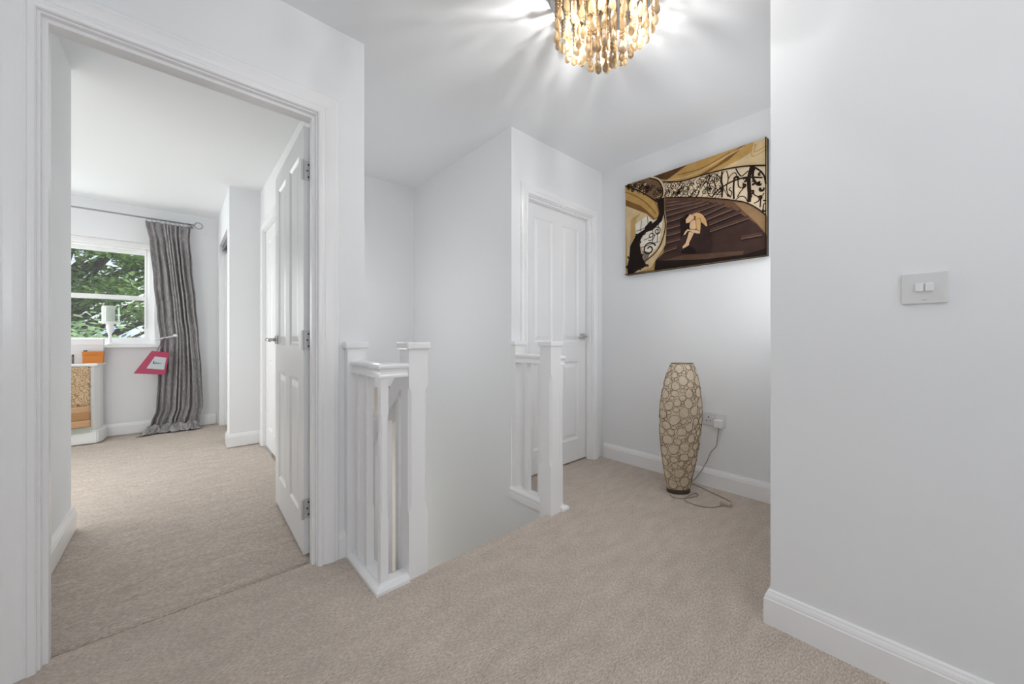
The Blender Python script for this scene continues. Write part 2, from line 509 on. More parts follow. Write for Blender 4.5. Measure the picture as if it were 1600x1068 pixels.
# ------------------------------------------------------------------ door frames
ARC = [(0.0, 0.0), (0.0, 0.010), (0.003, 0.014), (0.010, 0.016), (0.016, 0.0165), (0.019, 0.013), (0.025, 0.012), (0.030, 0.015), (0.042, 0.018), (0.058, 0.020),
       (0.066, 0.020), (0.070, 0.017), (0.078, 0.016), (0.084, 0.013), (0.088, 0.007), (0.088, 0.0)]
def door_frame(name, label, place, a0, a1, top, depth, width=0.088):
    """place(a, h, z): a along the wall, h out of the wall's face (negative goes into the wall)"""
    root = thing(name, label, 'door frame', kind='structure')
    arc = [(d * width / 0.088, h) for d, h in ARC]
    bm = B()
    lead = 0.006
    # path runs so that 'left' is away from the opening
    pts = [(a1 + lead, 0.0), (a1 + lead, top + lead), (a0 - lead, top + lead), (a0 - lead, 0.0)]
    sweep(bm, pts, [(-d, h) for d, h in arc], lambda u, v, h: place(u, h, v))
    obj('architrave', bm, M_GLOSS, root)
    bm = B()
    sweep(bm, [(a1, 0.0), (a1, top), (a0, top), (a0, 0.0)], [(0, 0.0), (0, -depth), (-0.022, -depth), (-0.022, 0.0)], lambda u, v, h: place(u, h, v))
    obj('lining', bm, M_GLOSS, root)
    bm = B()
    sweep(bm, [(a1, 0.0), (a1, top), (a0, top), (a0, 0.0)], [(0, -0.02), (0.012, -0.02), (0.012, -0.052), (0, -0.052)] if depth < 0.11 else
          [(0, -0.025), (0.012, -0.025), (0.012, -0.06), (0, -0.06)], lambda u, v, h: place(u, h, v))
    obj('door_stop', bm, M_GLOSS, root)
    return root
door_frame('trim_1', 'white moulded frame of the open bedroom doorway', lambda a, h, z: Vector((a, 1.78 - h, z)), -0.312, 0.445, 1.982, 0.10)
door_frame('trim_2', 'white moulded frame of the closed door past the stairs', lambda a, h, z: Vector((a, 1.82 - h, z)), 1.788, 2.529, 1.990, 0.10, 0.066)
door_frame('trim_3', 'white frame of the second door inside the bedroom', lambda a, h, z: Vector((0.58 - h, -a, z)), -4.08, -3.37, 1.985, 0.062, 0.07)

# ------------------------------------------------------------------ panelled doors
def door_leaf_bm(width, height, thick, panels, both=True):
    """leaf in its own frame: x from the hinge 0..width, y 0..thick, z from 0"""
    bm = B()
    xs = sorted({0, width} | {q for p in panels for q in p[:2]})
    zs = sorted({0, height} | {q for p in panels for q in p[2:]})
    for y, sgn in ((0.0, 1), (thick, -1)):
        for i in range(len(xs) - 1):
            for j in range(len(zs) - 1):
                x0, x1, z0, z1 = xs[i], xs[i + 1], zs[j], zs[j + 1]
                mx, mz = (x0 + x1) / 2, (z0 + z1) / 2
                def rect(ins, dep):
                    return [bm.verts.new((x, y + sgn * dep, z)) for x, z in ((x0 + ins, z0 + ins), (x1 - ins, z0 + ins), (x1 - ins, z1 - ins), (x0 + ins, z1 - ins))]
                if any(p[0] < mx < p[1] and p[2] < mz < p[3] for p in panels):
                    rr = [rect(a, d) for a, d in ((0, 0), (0.003, 0.002), (0.012, 0.008), (0.018, 0.0085), (0.022, 0.0085), (0.046, 0.003), (0.050, 0.0025))]
                    for a, b in zip(rr, rr[1:]):
                        for k in range(4):
                            l = (k + 1) % 4
                            bm.faces.new((a[k], a[l], b[l], b[k]))
                    bm.faces.new(rr[-1])
                else:
                    bm.faces.new(rect(0, 0))
    for (p, q, r, s) in (((0, 0), (0, thick), None, None), ((width, 0), (width, thick), None, None)):
        x = p[0]
        bm.faces.new([bm.verts.new(c) for c in ((x, 0, 0), (x, thick, 0), (x, thick, height), (x, 0, height))])
    for z in (0, height):
        bm.faces.new([bm.verts.new(c) for c in ((0, 0, z), (width, 0, z), (width, thick, z), (0, thick, z))])
    bmesh.ops.remove_doubles(bm, verts=bm.verts, dist=1e-5)
    bmesh.ops.recalc_face_normals(bm, faces=bm.faces)
    return bm

def four_panels(w):
    s, mu = 0.105, 0.105
    pw = (w - 2 * s - mu) / 2
    return [(s, s + pw, 0.17, 0.80), (w - s - pw, w - s, 0.17, 0.80), (s, s + pw, 0.955, 1.865), (w - s - pw, w - s, 0.955, 1.865)]

def lever_handle(side, px, pz, y, direction, parent):
    """square rose and lever on the leaf face; side -1 faces -y, +1 faces +y; lever points along direction in x"""
    bm = B()
    box(bm, px - 0.026, px + 0.026, min(y, y + side * 0.009), max(y, y + side * 0.009), pz - 0.026, pz + 0.026, 0.004)
    h = obj('handle', bm, M_CHROME, parent)
    bm = B()
    tube(bm, [(px, y + side * 0.008, pz), (px, y + side * 0.03, pz), (px + direction * 0.003, y + side * 0.045, pz), (px + direction * 0.016, y + side * 0.055, pz),
              (px + direction * 0.05, y + side * 0.056, pz + 0.003), (px + direction * 0.09, y + side * 0.055, pz - 0.002), (px + direction * 0.115, y + side * 0.052, pz - 0.006)],
         [0.011, 0.010, 0.010, 0.0095, 0.009, 0.0085, 0.006], 10)
    obj('lever', bm, M_CHROME, h, smooth=True)
    return h

def hinge(z, parent, thick, leaf_edge_x=0.0):
    bm = B()
    box(bm, leaf_edge_x - 0.0022, leaf_edge_x + 0.0005, 0.003, thick - 0.001, z - 0.045, z + 0.045)
    tube(bm, [(leaf_edge_x - 0.006, thick + 0.005, z - 0.045), (leaf_edge_x - 0.006, thick + 0.005, z + 0.045)], 0.006, 10)
    h = obj('hinge', bm, M_STEEL, parent)
    for dz in (-0.028, 0.0, 0.028):
        s = B()
        tube(s, [(leaf_edge_x - 0.0022, thick * 0.45 + (0.005 if dz == 0 else 0), z + dz), (leaf_edge_x - 0.0031, thick * 0.45 + (0.005 if dz == 0 else 0), z + dz)], 0.0042, 8)
        obj('screw', s, M_DARK, h)
    return h

# open bedroom door: the leaf's x axis runs into the room
def make_door(name, label, width, height, thick, hinges=True, hand=1):
    root = thing(name, label, 'door', kind='structure')
    obj('door_panel', door_leaf_bm(width, height, thick, four_panels(width)), M_DOOR, root)
    return root
d1 = make_door('door_1', 'white four-panel bedroom door standing wide open', 0.752, 1.968, 0.036)
lever_handle(1, 0.752 - 0.058, 0.985, 0.036, -1, d1)
lever_handle(-1, 0.752 - 0.058, 0.985, 0.0, -1, d1)
for hz in (0.21, 0.985, 1.765):
    hinge(hz, d1, 0.036)
d1.location = (0.459, 1.898, 0.006)
d1.rotation_euler = (0, 0, R(88.9))
d2 = make_door('door_2', 'closed white four-panel door past the far banister', 0.735, 1.972, 0.036)
lever_handle(-1, 0.735 - 0.055, 1.0, 0.0, -1, d2)
d2.location = (1.7905, 1.876, 0.014)
d3 = make_door('door_3', 'white panelled door partly behind the open bedroom door', 0.704, 1.972, 0.036)
d3.location = (0.597, 4.077, 0.008)
d3.rotation_euler = (0, 0, R(-90))
# dark strip painted as the shade under door_2, and the wall behind it
bm = B(); box(bm, 1.79, 2.53, 1.905, 1.95, -0.2, 0.002)
obj('trim_5', bm, M_GAPSHADE, kind='structure', label='dark strip as shade under the closed door past the stairs', cat='threshold')
wall('wall_behind_door', 'wall of the room behind the closed door', 'x', 1.70, 2.70, 2.0, 2.05)

# ------------------------------------------------------------------ banisters
def post_bm(size, z0, z1, c0, c1, cham, twist=0.035):
    """square post with stop-chamfered middle from c0 to c1"""
    bm = B()
    h = size / 2
    def ring(z, c):
        c = max(c, 0.0008)
        return [(-h + c, -h, z), (h - c, -h, z), (h, -h + c, z), (h, h - c, z), (h - c, h, z), (-h + c, h, z), (-h, h - c, z), (-h, -h + c, z)]
    loft(bm, [ring(z0, 0), ring(c0, 0), ring(c0 + twist * 0.5, cham * 0.75), ring(c0 + twist, cham), ring(c1 - twist, cham), ring(c1 - twist * 0.5, cham * 0.75), ring(c1, 0), ring(z1, 0)])
    bmesh.ops.recalc_face_normals(bm, faces=bm.faces)
    return bm

def cap_bm(hx, hy, z, t=0.03, over=0.011):
    bm = B()
    box(bm, -hx - over, hx + over, -hy - over, hy + over, z, z + t, 0.008, 3)
    return bm

RAIL = [(-0.026, 0.0), (-0.026, 0.008), (-0.021, 0.014), (-0.019, 0.024), (-0.022, 0.033), (-0.030, 0.038), (-0.031, 0.046), (-0.027, 0.053), (-0.015, 0.057),
        (0.015, 0.057), (0.027, 0.053), (0.031, 0.046), (0.030, 0.038), (0.022, 0.033), (0.019, 0.024), (0.021, 0.014), (0.026, 0.008), (0.026, 0.0)]
RAIL_Z = 0.842
def banister(label, corner, newel_x, wall_y, wall_newel_x, spots, stair=False):
    cx, cy = corner
    root = thing('banister', label, 'banister', (cx, cy, 0.0), group='short white banisters either side of the stairs')
    nx = newel_x - cx
    wy = wall_y - cy
    # newel at the head of the stairs
    bm = post_bm(0.086, -0.03, 0.955, 0.27, 0.80, 0.012)
    bmesh.ops.translate(bm, verts=bm.verts, vec=(nx, 0.012, 0))
    nw = obj('newel_post', bm, M_GLOSS, root)
    bm = cap_bm(0.043, 0.043, 0.953)
    bmesh.ops.translate(bm, verts=bm.verts, vec=(nx, 0.012, 0))
    obj('newel_cap', bm, M_GLOSS, nw)
    # half newel against the wall
    bm = B(); box(bm, wall_newel_x - cx - 0.041, wall_newel_x - cx + 0.041, wy - 0.040, wy - 0.001, 0.0, 0.955, 0.002)
    nw = obj('newel_post', bm, M_GLOSS, root)
    bm = B(); box(bm, wall_newel_x - cx - 0.052, wall_newel_x - cx + 0.052, wy - 0.052, wy - 0.001, 0.953, 0.983, 0.008, 3)
    obj('newel_cap', bm, M_GLOSS, nw)
    sgn = 1 if nx > 0 else -1
    # handrail from the wall newel, round the corner, to the newel
    bm = B()
    sweep(bm, [(0, wy - 0.040), (0, 0), (nx - sgn * 0.043, 0)], RAIL, lambda u, v, h: Vector((u, v, RAIL_Z + h)))
    obj('handrail', bm, M_GLOSS, root)
    # base rail on the stairwell edge
    bm = B()
    base = [(-0.043, -0.045), (-0.043, -0.012), (-0.040, -0.006), (-0.043, 0.0), (-0.043, 0.012), (-0.037, 0.020), (-0.02, 0.024), (-0.018, 0.030), (0.018, 0.030), (0.02, 0.024), (0.037, 0.020), (0.043, 0.012), (0.043, -0.045)]
    base = [(d, max(h, -0.045)) for d, h in base]
    sweep(bm, [(0, wy - 0.001), (0, 0), (nx - sgn * 0.043, 0)], base, lambda u, v, h: Vector((u, v, h)))
    obj('base_rail', bm, M_GLOSS, root)
    first = None
    for (bx, by) in spots:
        if first is None:
            bm = post_bm(0.032, 0.028, RAIL_Z + 0.004, 0.27, 0.70, 0.006, 0.03)
            first = obj('baluster', bm, M_GLOSS, root)
            o = first
        else:
            o = first.copy(); COL.objects.link(o); o.parent = root
        o.location = (bx, by, 0)
    return root
banister('white banister beside the bedroom doorway, nearer of the two', (0.607, 1.448), 0.747, 1.78, 0.606, [(0, 0), (0, 0.145), (0, 0.245)])
banister('white banister in front of the closed door, farther of the two', (1.655, 1.425), 1.592, 1.82, 1.675, [(0, 0), (0, 0.145), (0, 0.262)])

# rail running down the flight, seen in the slot of the near banister
ST_X = 0.747
sb = thing('stair_rail', 'white sloping handrail going down the stairs behind the near banister', 'handrail', (ST_X, 1.50, 0))
SL = 0.93
def down(y, z):
    return Vector((0, y, z - SL * y))
bm = B()
loft(bm, [[(-0.03, 0.0, 0.80), (0.03, 0.0, 0.80), (0.03, 0.0, 0.90), (-0.03, 0.0, 0.90)], [(-0.03, 1.68, 0.80 - SL * 1.68), (0.03, 1.68, 0.80 - SL * 1.68), (0.03, 1.68, 0.90 - SL * 1.68), (-0.03, 1.68, 0.90 - SL * 1.68)]])
bmesh.ops.recalc_face_normals(bm, faces=bm.faces)
obj('handrail', bm, M_GLOSS, sb)
bm = B()
loft(bm, [[(-0.02, 0.0, -0.25), (0.02, 0.0, -0.25), (0.02, 0.0, 0.03), (-0.02, 0.0, 0.03)], [(-0.02, 1.68, -0.25 - SL * 1.68), (0.02, 1.68, -0.25 - SL * 1.68), (0.02, 1.68, 0.03 - SL * 1.68), (-0.02, 1.68, 0.03 - SL * 1.68)]])
bmesh.ops.recalc_face_normals(bm, faces=bm.faces)
obj('string_board', bm, M_GLOSS, sb)
for k in range(12):
    y = 0.09 + 0.135 * k
    bm = B(); box(bm, -0.016, 0.016, y - 0.016, y + 0.016, 0.0 - SL * y, 0.83 - SL * y)
    obj('baluster', bm, M_GLOSS, sb)
# the flight itself
bm = B()
for k in range(12):
    y = NOSE + 0.23 * k
    z = -0.205 * (k + 1)
    box(bm, WELL0 + 0.003, WELL1 - 0.003, y, y + 0.25, z - 0.205, z)
obj('stairs', bm, M_STAIR, kind='structure', label='carpeted flight of stairs going down from the landing', cat='stairs')
bm = B(); box(bm, WELL0 - 0.4, WELL1 + 0.4, 3.2, 5.3, -2.8, -2.66)
obj('floor', bm, M_STAIR, kind='structure', label='hall floor at the foot of the stairs', cat='floor')
bm = B(); box(bm, WELL0 + 0.0, WELL1 + 0.1, 3.3, 5.3, 0.57, 0.67)
obj('ceiling', bm, M_CEIL, kind='structure', label='hall ceiling below the stairwell wall', cat='ceiling')

# ------------------------------------------------------------------ light switch and socket
sw = thing('light_switch', 'white two-gang light switch on the right wall', 'light switch', (1.545, -0.004, 1.139))
bm = B(); box(bm, -0.0085, -0.0005, -0.043, 0.043, -0.043, 0.043, 0.003, 3)
obj('face_plate', bm, M_PLASTIC, sw)
for yy in (-0.0095, 0.0095):
    bm = B(); box(bm, -0.0135, -0.0075, yy - 0.0078, yy + 0.0078, -0.009, 0.013, 0.0015)
    r = obj('rocker', bm, M_ROCKER, sw)
for yy in (-0.030, 0.030):
    bm = B(); tube(bm, [(-0.0082, yy, 0), (-0.0092, yy, 0)], 0.004, 12)
    obj('screw_cap', bm, M_PLASTIC, sw)
bm = B(); box(bm, -0.0088, -0.008, -0.005, 0.005, -0.0335, -0.0318)
obj('maker_mark', bm, mat('grey_print', (0.45, 0.45, 0.45), 0.6), sw)

SY, SZ = 0.931, 0.455
so = thing('wall_socket', 'white double socket low on the wall behind the floor lamp', 'socket', (2.666, SY, SZ))
bm = B(); box(bm, -0.009, -0.0005, -0.073, 0.073, -0.043, 0.043, 0.003, 3)
obj('face_plate', bm, M_PLASTIC, so)
for yy in (0.036, -0.036):
    for (dy, dz, sy_, sz_) in ((0, 0.012, 0.0035, 0.0042), (-0.011, -0.012, 0.0038, 0.003), (0.011, -0.012, 0.0038, 0.003)):
        if yy < 0:
            continue
        bm = B(); box(bm, -0.0096, -0.0088, yy + dy - sy_, yy + dy + sy_, dz - sz_, dz + sz_)
        obj('pin_hole', bm, M_DARK, so)
for yy in (0.009, -0.009):
    bm = B(); box(bm, -0.0125, -0.0085, yy - 0.0065, yy + 0.0065, 0.012, 0.032, 0.0015)
    r = obj('rocker', bm, M_ROCKER, so)
    bm = B(); box(bm, -0.0131, -0.0122, yy - 0.003, yy + 0.003, 0.0265, 0.0295)
    obj('red_mark', bm, M_DARK, r)

# ------------------------------------------------------------------ floor lamp
LX, LY = 2.413, 1.062
lamp = thing('floor_lamp', 'tall oval floor lamp with cream netted wire shade', 'floor lamp', (LX, LY, 0))
random.seed(4)
LAMP_AX = Vector((0.743, -0.669, 0))           # its broad side turned to the room
LAMP_AY = Vector((0.669, 0.743, 0))
LPROF = [(0.0, 0.070), (0.05, 0.079), (0.13, 0.096), (0.24, 0.115), (0.36, 0.129), (0.46, 0.1345), (0.56, 0.131), (0.66, 0.118), (0.74, 0.099), (0.79, 0.082), (0.818, 0.068)]
def lamp_r(z):
    for (z0, r0), (z1, r1) in zip(LPROF, LPROF[1:]):
        if z <= z1:
            t = (z - z0) / (z1 - z0)
            return r0 + (r1 - r0) * t
    return LPROF[-1][1]
Z0 = 0.018
LEAN = 0.030
def lamp_pt(th, z, out=0.0):
    r = lamp_r(z)
    k = 0.62
    p = LAMP_AX * ((r + out) * math.cos(th)) + LAMP_AY * ((r * k + out) * math.sin(th)) + LAMP_AX * (LEAN * z)
    return Vector((p.x, p.y, Z0 + z))
bm = B()
N = 40
rings = []
for i in range(28):
    z = 0.818 * i / 27
    rings.append([lamp_pt(2 * math.pi * k / N, z) for k in range(N)])
loft(bm, rings, cap=False)
obj('shade', bm, M_MEMBRANE, lamp, smooth=True)
# net of wire rings laid on the shade: sizes mixed, packed edge to edge
cells = []
tries = 0
def around(z):
    r = lamp_r(z)
    return 2 * math.pi * r * 0.82
for rad, n_try in ((0.030, 500), (0.024, 1400), (0.019, 2600), (0.0145, 5000), (0.0105, 8000), (0.0075, 7000)):
    for _ in range(n_try):
        z = random.uniform(0.008, 0.812)
        th = random.uniform(0, 2 * math.pi)
        p = lamp_pt(th, z)
        q = rad * random.uniform(0.88, 1.12)
        if z - q < 0.0 or z + q > 0.818:
            continue
        if all((p - c[0]).length > (q + c[1]) * 0.97 for c in cells):
            cells.append((p, q, th, z))
bm = B()
for p, q, th, z in cells:
    L = around(z)
    pts = []
    ph = random.uniform(0, 6.28)
    for k in range(14):
        a = 2 * math.pi * k / 14
        rr = q * (1.0 + 0.09 * math.sin(2 * a + ph) + 0.05 * math.sin(3 * a + ph * 2))
        e = 1e-3
        dth = (lamp_pt(th + e, z) - p).length / e
        pts.append(lamp_pt(th + rr * math.cos(a) / max(dth, 0.02), min(max(z + rr * math.sin(a), 0), 0.818), 0.0012))
    tube(bm, pts, 0.0014, 4, closed=True)
obj('wire_net', bm, M_WIRE, lamp)
bm = B()
for zz, rr in ((0.818, 0.0022), (0.0, 0.003)):
    bm = B()
    tube(bm, [lamp_pt(2 * math.pi * k / N, zz, 0.001) for k in range(N)], rr, 6, closed=True)
    obj('rim_ring', bm, M_WIRE, lamp)
bm = B()
rings = []
for zz, s in ((0.001, 0.94), (0.006, 1.0), (0.022, 1.0), (0.030, 0.94), (0.034, 0.80)):
    rings.append([Vector((q.x * s, q.y * s, zz)) for q in (lamp_pt(2 * math.pi * k / N, 0.0, 0.004) for k in range(N))])
loft(bm, rings)
obj('base', bm, M_LAMPBASE, lamp, smooth=False)
bm = B()
tube(bm, [(0, 0, 0.03), (0.004, -0.003, 0.30), (0.008, -0.006, 0.44)], 0.006, 8)
lathe(bm, [(0.018, 0.44), (0.02, 0.45), (0.02, 0.50), (0.016, 0.505)], 14, (0.008, -0.006))
st = obj('bulb_stem', bm, M_LAMPBASE, lamp, smooth=True)
bm = B()
lathe(bm, [(0.013, 0.505), (0.016, 0.52), (0.028, 0.555), (0.030, 0.575), (0.022, 0.598), (0.006, 0.606)], 14, (0.008, -0.006))
obj('bulb', bm, mat('frosted_bulb_glass', (0.75, 0.74, 0.72), 0.3), st, smooth=True)
# flex: out of the base, along the carpet with its inline switch, up to the socket
def flow(pts, n=6):
    P = [Vector(p) for p in pts]
    out = []
    for i in range(len(P) - 1):
        p0 = P[max(i - 1, 0)]; p1 = P[i]; p2 = P[i + 1]; p3 = P[min(i + 2, len(P) - 1)]
        for k in range(n):
            t = k / n
            out.append(0.5 * ((2 * p1) + (-p0 + p2) * t + (2 * p0 - 5 * p1 + 4 * p2 - p3) * t * t + (-p0 + 3 * p1 - 3 * p2 + p3) * t ** 3))
    out.append(P[-1])
    return out
def ground(u, v, h=0.004):
    a = (u - 800) / FOCAL_PX; b = (528 - v) / FOCAL_PX
    t = (EYE - h) / -b
    return Vector(((0.669 + 0.743 * a) * t - LX, (0.743 - 0.669 * a) * t - LY, h))
plug_local = Vector((2.666 - LX - 0.03, SY - 0.036 - LY, SZ - 0.020))
bm = B()
tube(bm, flow([ground(1046, 771), ground(1052, 776), ground(1066, 778), ground(1082, 776), ground(1091, 773), ground(1086, 770), ground(1076, 774), ground(1070, 781),
               ground(1090, 789), ground(1112, 792), ground(1126, 790), ground(1135, 789)]), 0.0028, 6)
tube(bm, flow([ground(1136, 788), ground(1143, 786), ground(1140, 782), ground(1128, 776), ground(1112, 769), ground(1098, 762), (2.666 - LX - 0.05, 0.0, 0.004),
               (2.666 - LX - 0.035, 0.0, 0.012), (2.666 - LX - 0.028, -0.035, 0.06), (2.666 - LX - 0.026, -0.085, 0.155), (2.666 - LX - 0.024, -0.115, 0.235), (2.666 - LX - 0.026, -0.15, 0.285),
               (plug_local.x, plug_local.y + 0.008, 0.34), (plug_local.x, plug_local.y, plug_local.z - 0.024)]), 0.0028, 6)
fx = obj('flex', bm, M_CORD, lamp, smooth=True)
bm = B()
g = ground(1134, 788)
box(bm, g.x - 0.014, g.x + 0.014, g.y - 0.03, g.y + 0.03, 0.001, 0.022, 0.005)
obj('inline_switch', bm, mat('beige_switch_plastic', (0.50, 0.42, 0.35), 0.4), fx)
bm = B()
box(bm, 2.666 - LX - 0.050, 2.666 - LX - 0.0095, plug_local.y - 0.025, plug_local.y + 0.025, SZ - 0.044, SZ + 0.008, 0.006, 3)
obj('plug', bm, M_ROCKER, fx)

# ------------------------------------------------------------------ chandelier
CX, CY = 1.245, 0.835
ch = thing('chandelier', 'flush ceiling light hung with amber bead strands', 'chandelier', (CX, CY, CEIL))
bm = B()
lathe(bm, [(0.05, 0.0), (0.212, -0.001), (0.216, -0.006), (0.216, -0.030), (0.212, -0.035), (0.05, -0.035)], 48)
obj('ceiling_plate', bm, M_CHROME, ch)
random.seed(11)
def uv_bead(bm, c, rx, rz, n=8, m=5):
    rings = []
    for i in range(m + 1):
        a = math.pi * i / m
        rr = max(rx * math.sin(a), 0.0006)
        rings.append([(c[0] + rr * math.cos(2 * math.pi * k / n), c[1] + rr * math.sin(2 * math.pi * k / n), c[2] + rz * math.cos(a)) for k in range(n)])
    loft(bm, list(reversed(rings)))
def strand_bm(length, style):
    bm = B()
    z = -0.036
    tube(bm, [(0, 0, z), (0, 0, -length)], 0.0007, 4)
    k = 0
    while z > -length + 0.012:
        if style == 0:
            uv_bead(bm, (0, 0, z - 0.0075), 0.0074, 0.0074); z -= 0.0152
        elif style == 1:
            uv_bead(bm, (0, 0, z - 0.024), 0.0108, 0.0235, 8, 6); z -= 0.049
        else:
            if k % 4 == 3:
                uv_bead(bm, (0, 0, z - 0.020), 0.0105, 0.0195, 8, 6); z -= 0.041
            else:
                uv_bead(bm, (0, 0, z - 0.0055), 0.0052, 0.0052); z -= 0.0115
        k += 1
    return bm
def drop_bm():
    bm = B()
    prof = [(0.0008, 0.0), (0.0038, -0.006), (0.0080, -0.018), (0.0118, -0.034), (0.0112, -0.042), (0.0070, -0.049), (0.001, -0.0515)]
    lathe(bm, [(r, z) for r, z in reversed(prof)], 10)
    return bm
drop0 = None
for rad, n in ((0.190, 28), (0.152, 24), (0.112, 18), (0.070, 12), (0.030, 6)):
    for k in range(n):
        a = 2 * math.pi * (k + 0.5 * (n % 4 == 2)) / n + random.uniform(-0.04, 0.04)
        length = 0.150 + (1 - rad / 0.19) * 0.160 + random.uniform(-0.018, 0.018)
        s = obj('strand', strand_bm(length, random.choice((0, 0, 1, 2))), M_BEAD, ch, smooth=True)
        s.location = (rad * math.cos(a), rad * math.sin(a), 0)
        if drop0 is None:
            drop0 = obj('drop', drop_bm(), M_DROP, s, smooth=True)
            d = drop0
        else:
            d = drop0.copy(); COL.objects.link(d); d.parent = s
        d.location = (0, 0, -length)
for k in range(6):
    a = math.pi / 6 + k * math.pi / 3
    x, y = 0.131 * math.cos(a), 0.131 * math.sin(a)
    bm = B()
    lathe(bm, [(0.004, -0.165), (0.009, -0.159), (0.011, -0.140), (0.010, -0.110), (0.010, -0.105), (0.006, -0.100), (0.006, -0.035)], 12, (x, y))
    obj('bulb', bm, M_BULB, ch, smooth=True)
    p = light('chandelier_bulb_light', 'POINT', (CX + x * 1.0, CY + y * 1.0, CEIL - 0.185), 2.7, (1.0, 0.985, 0.965), shadow_soft_size=0.003)

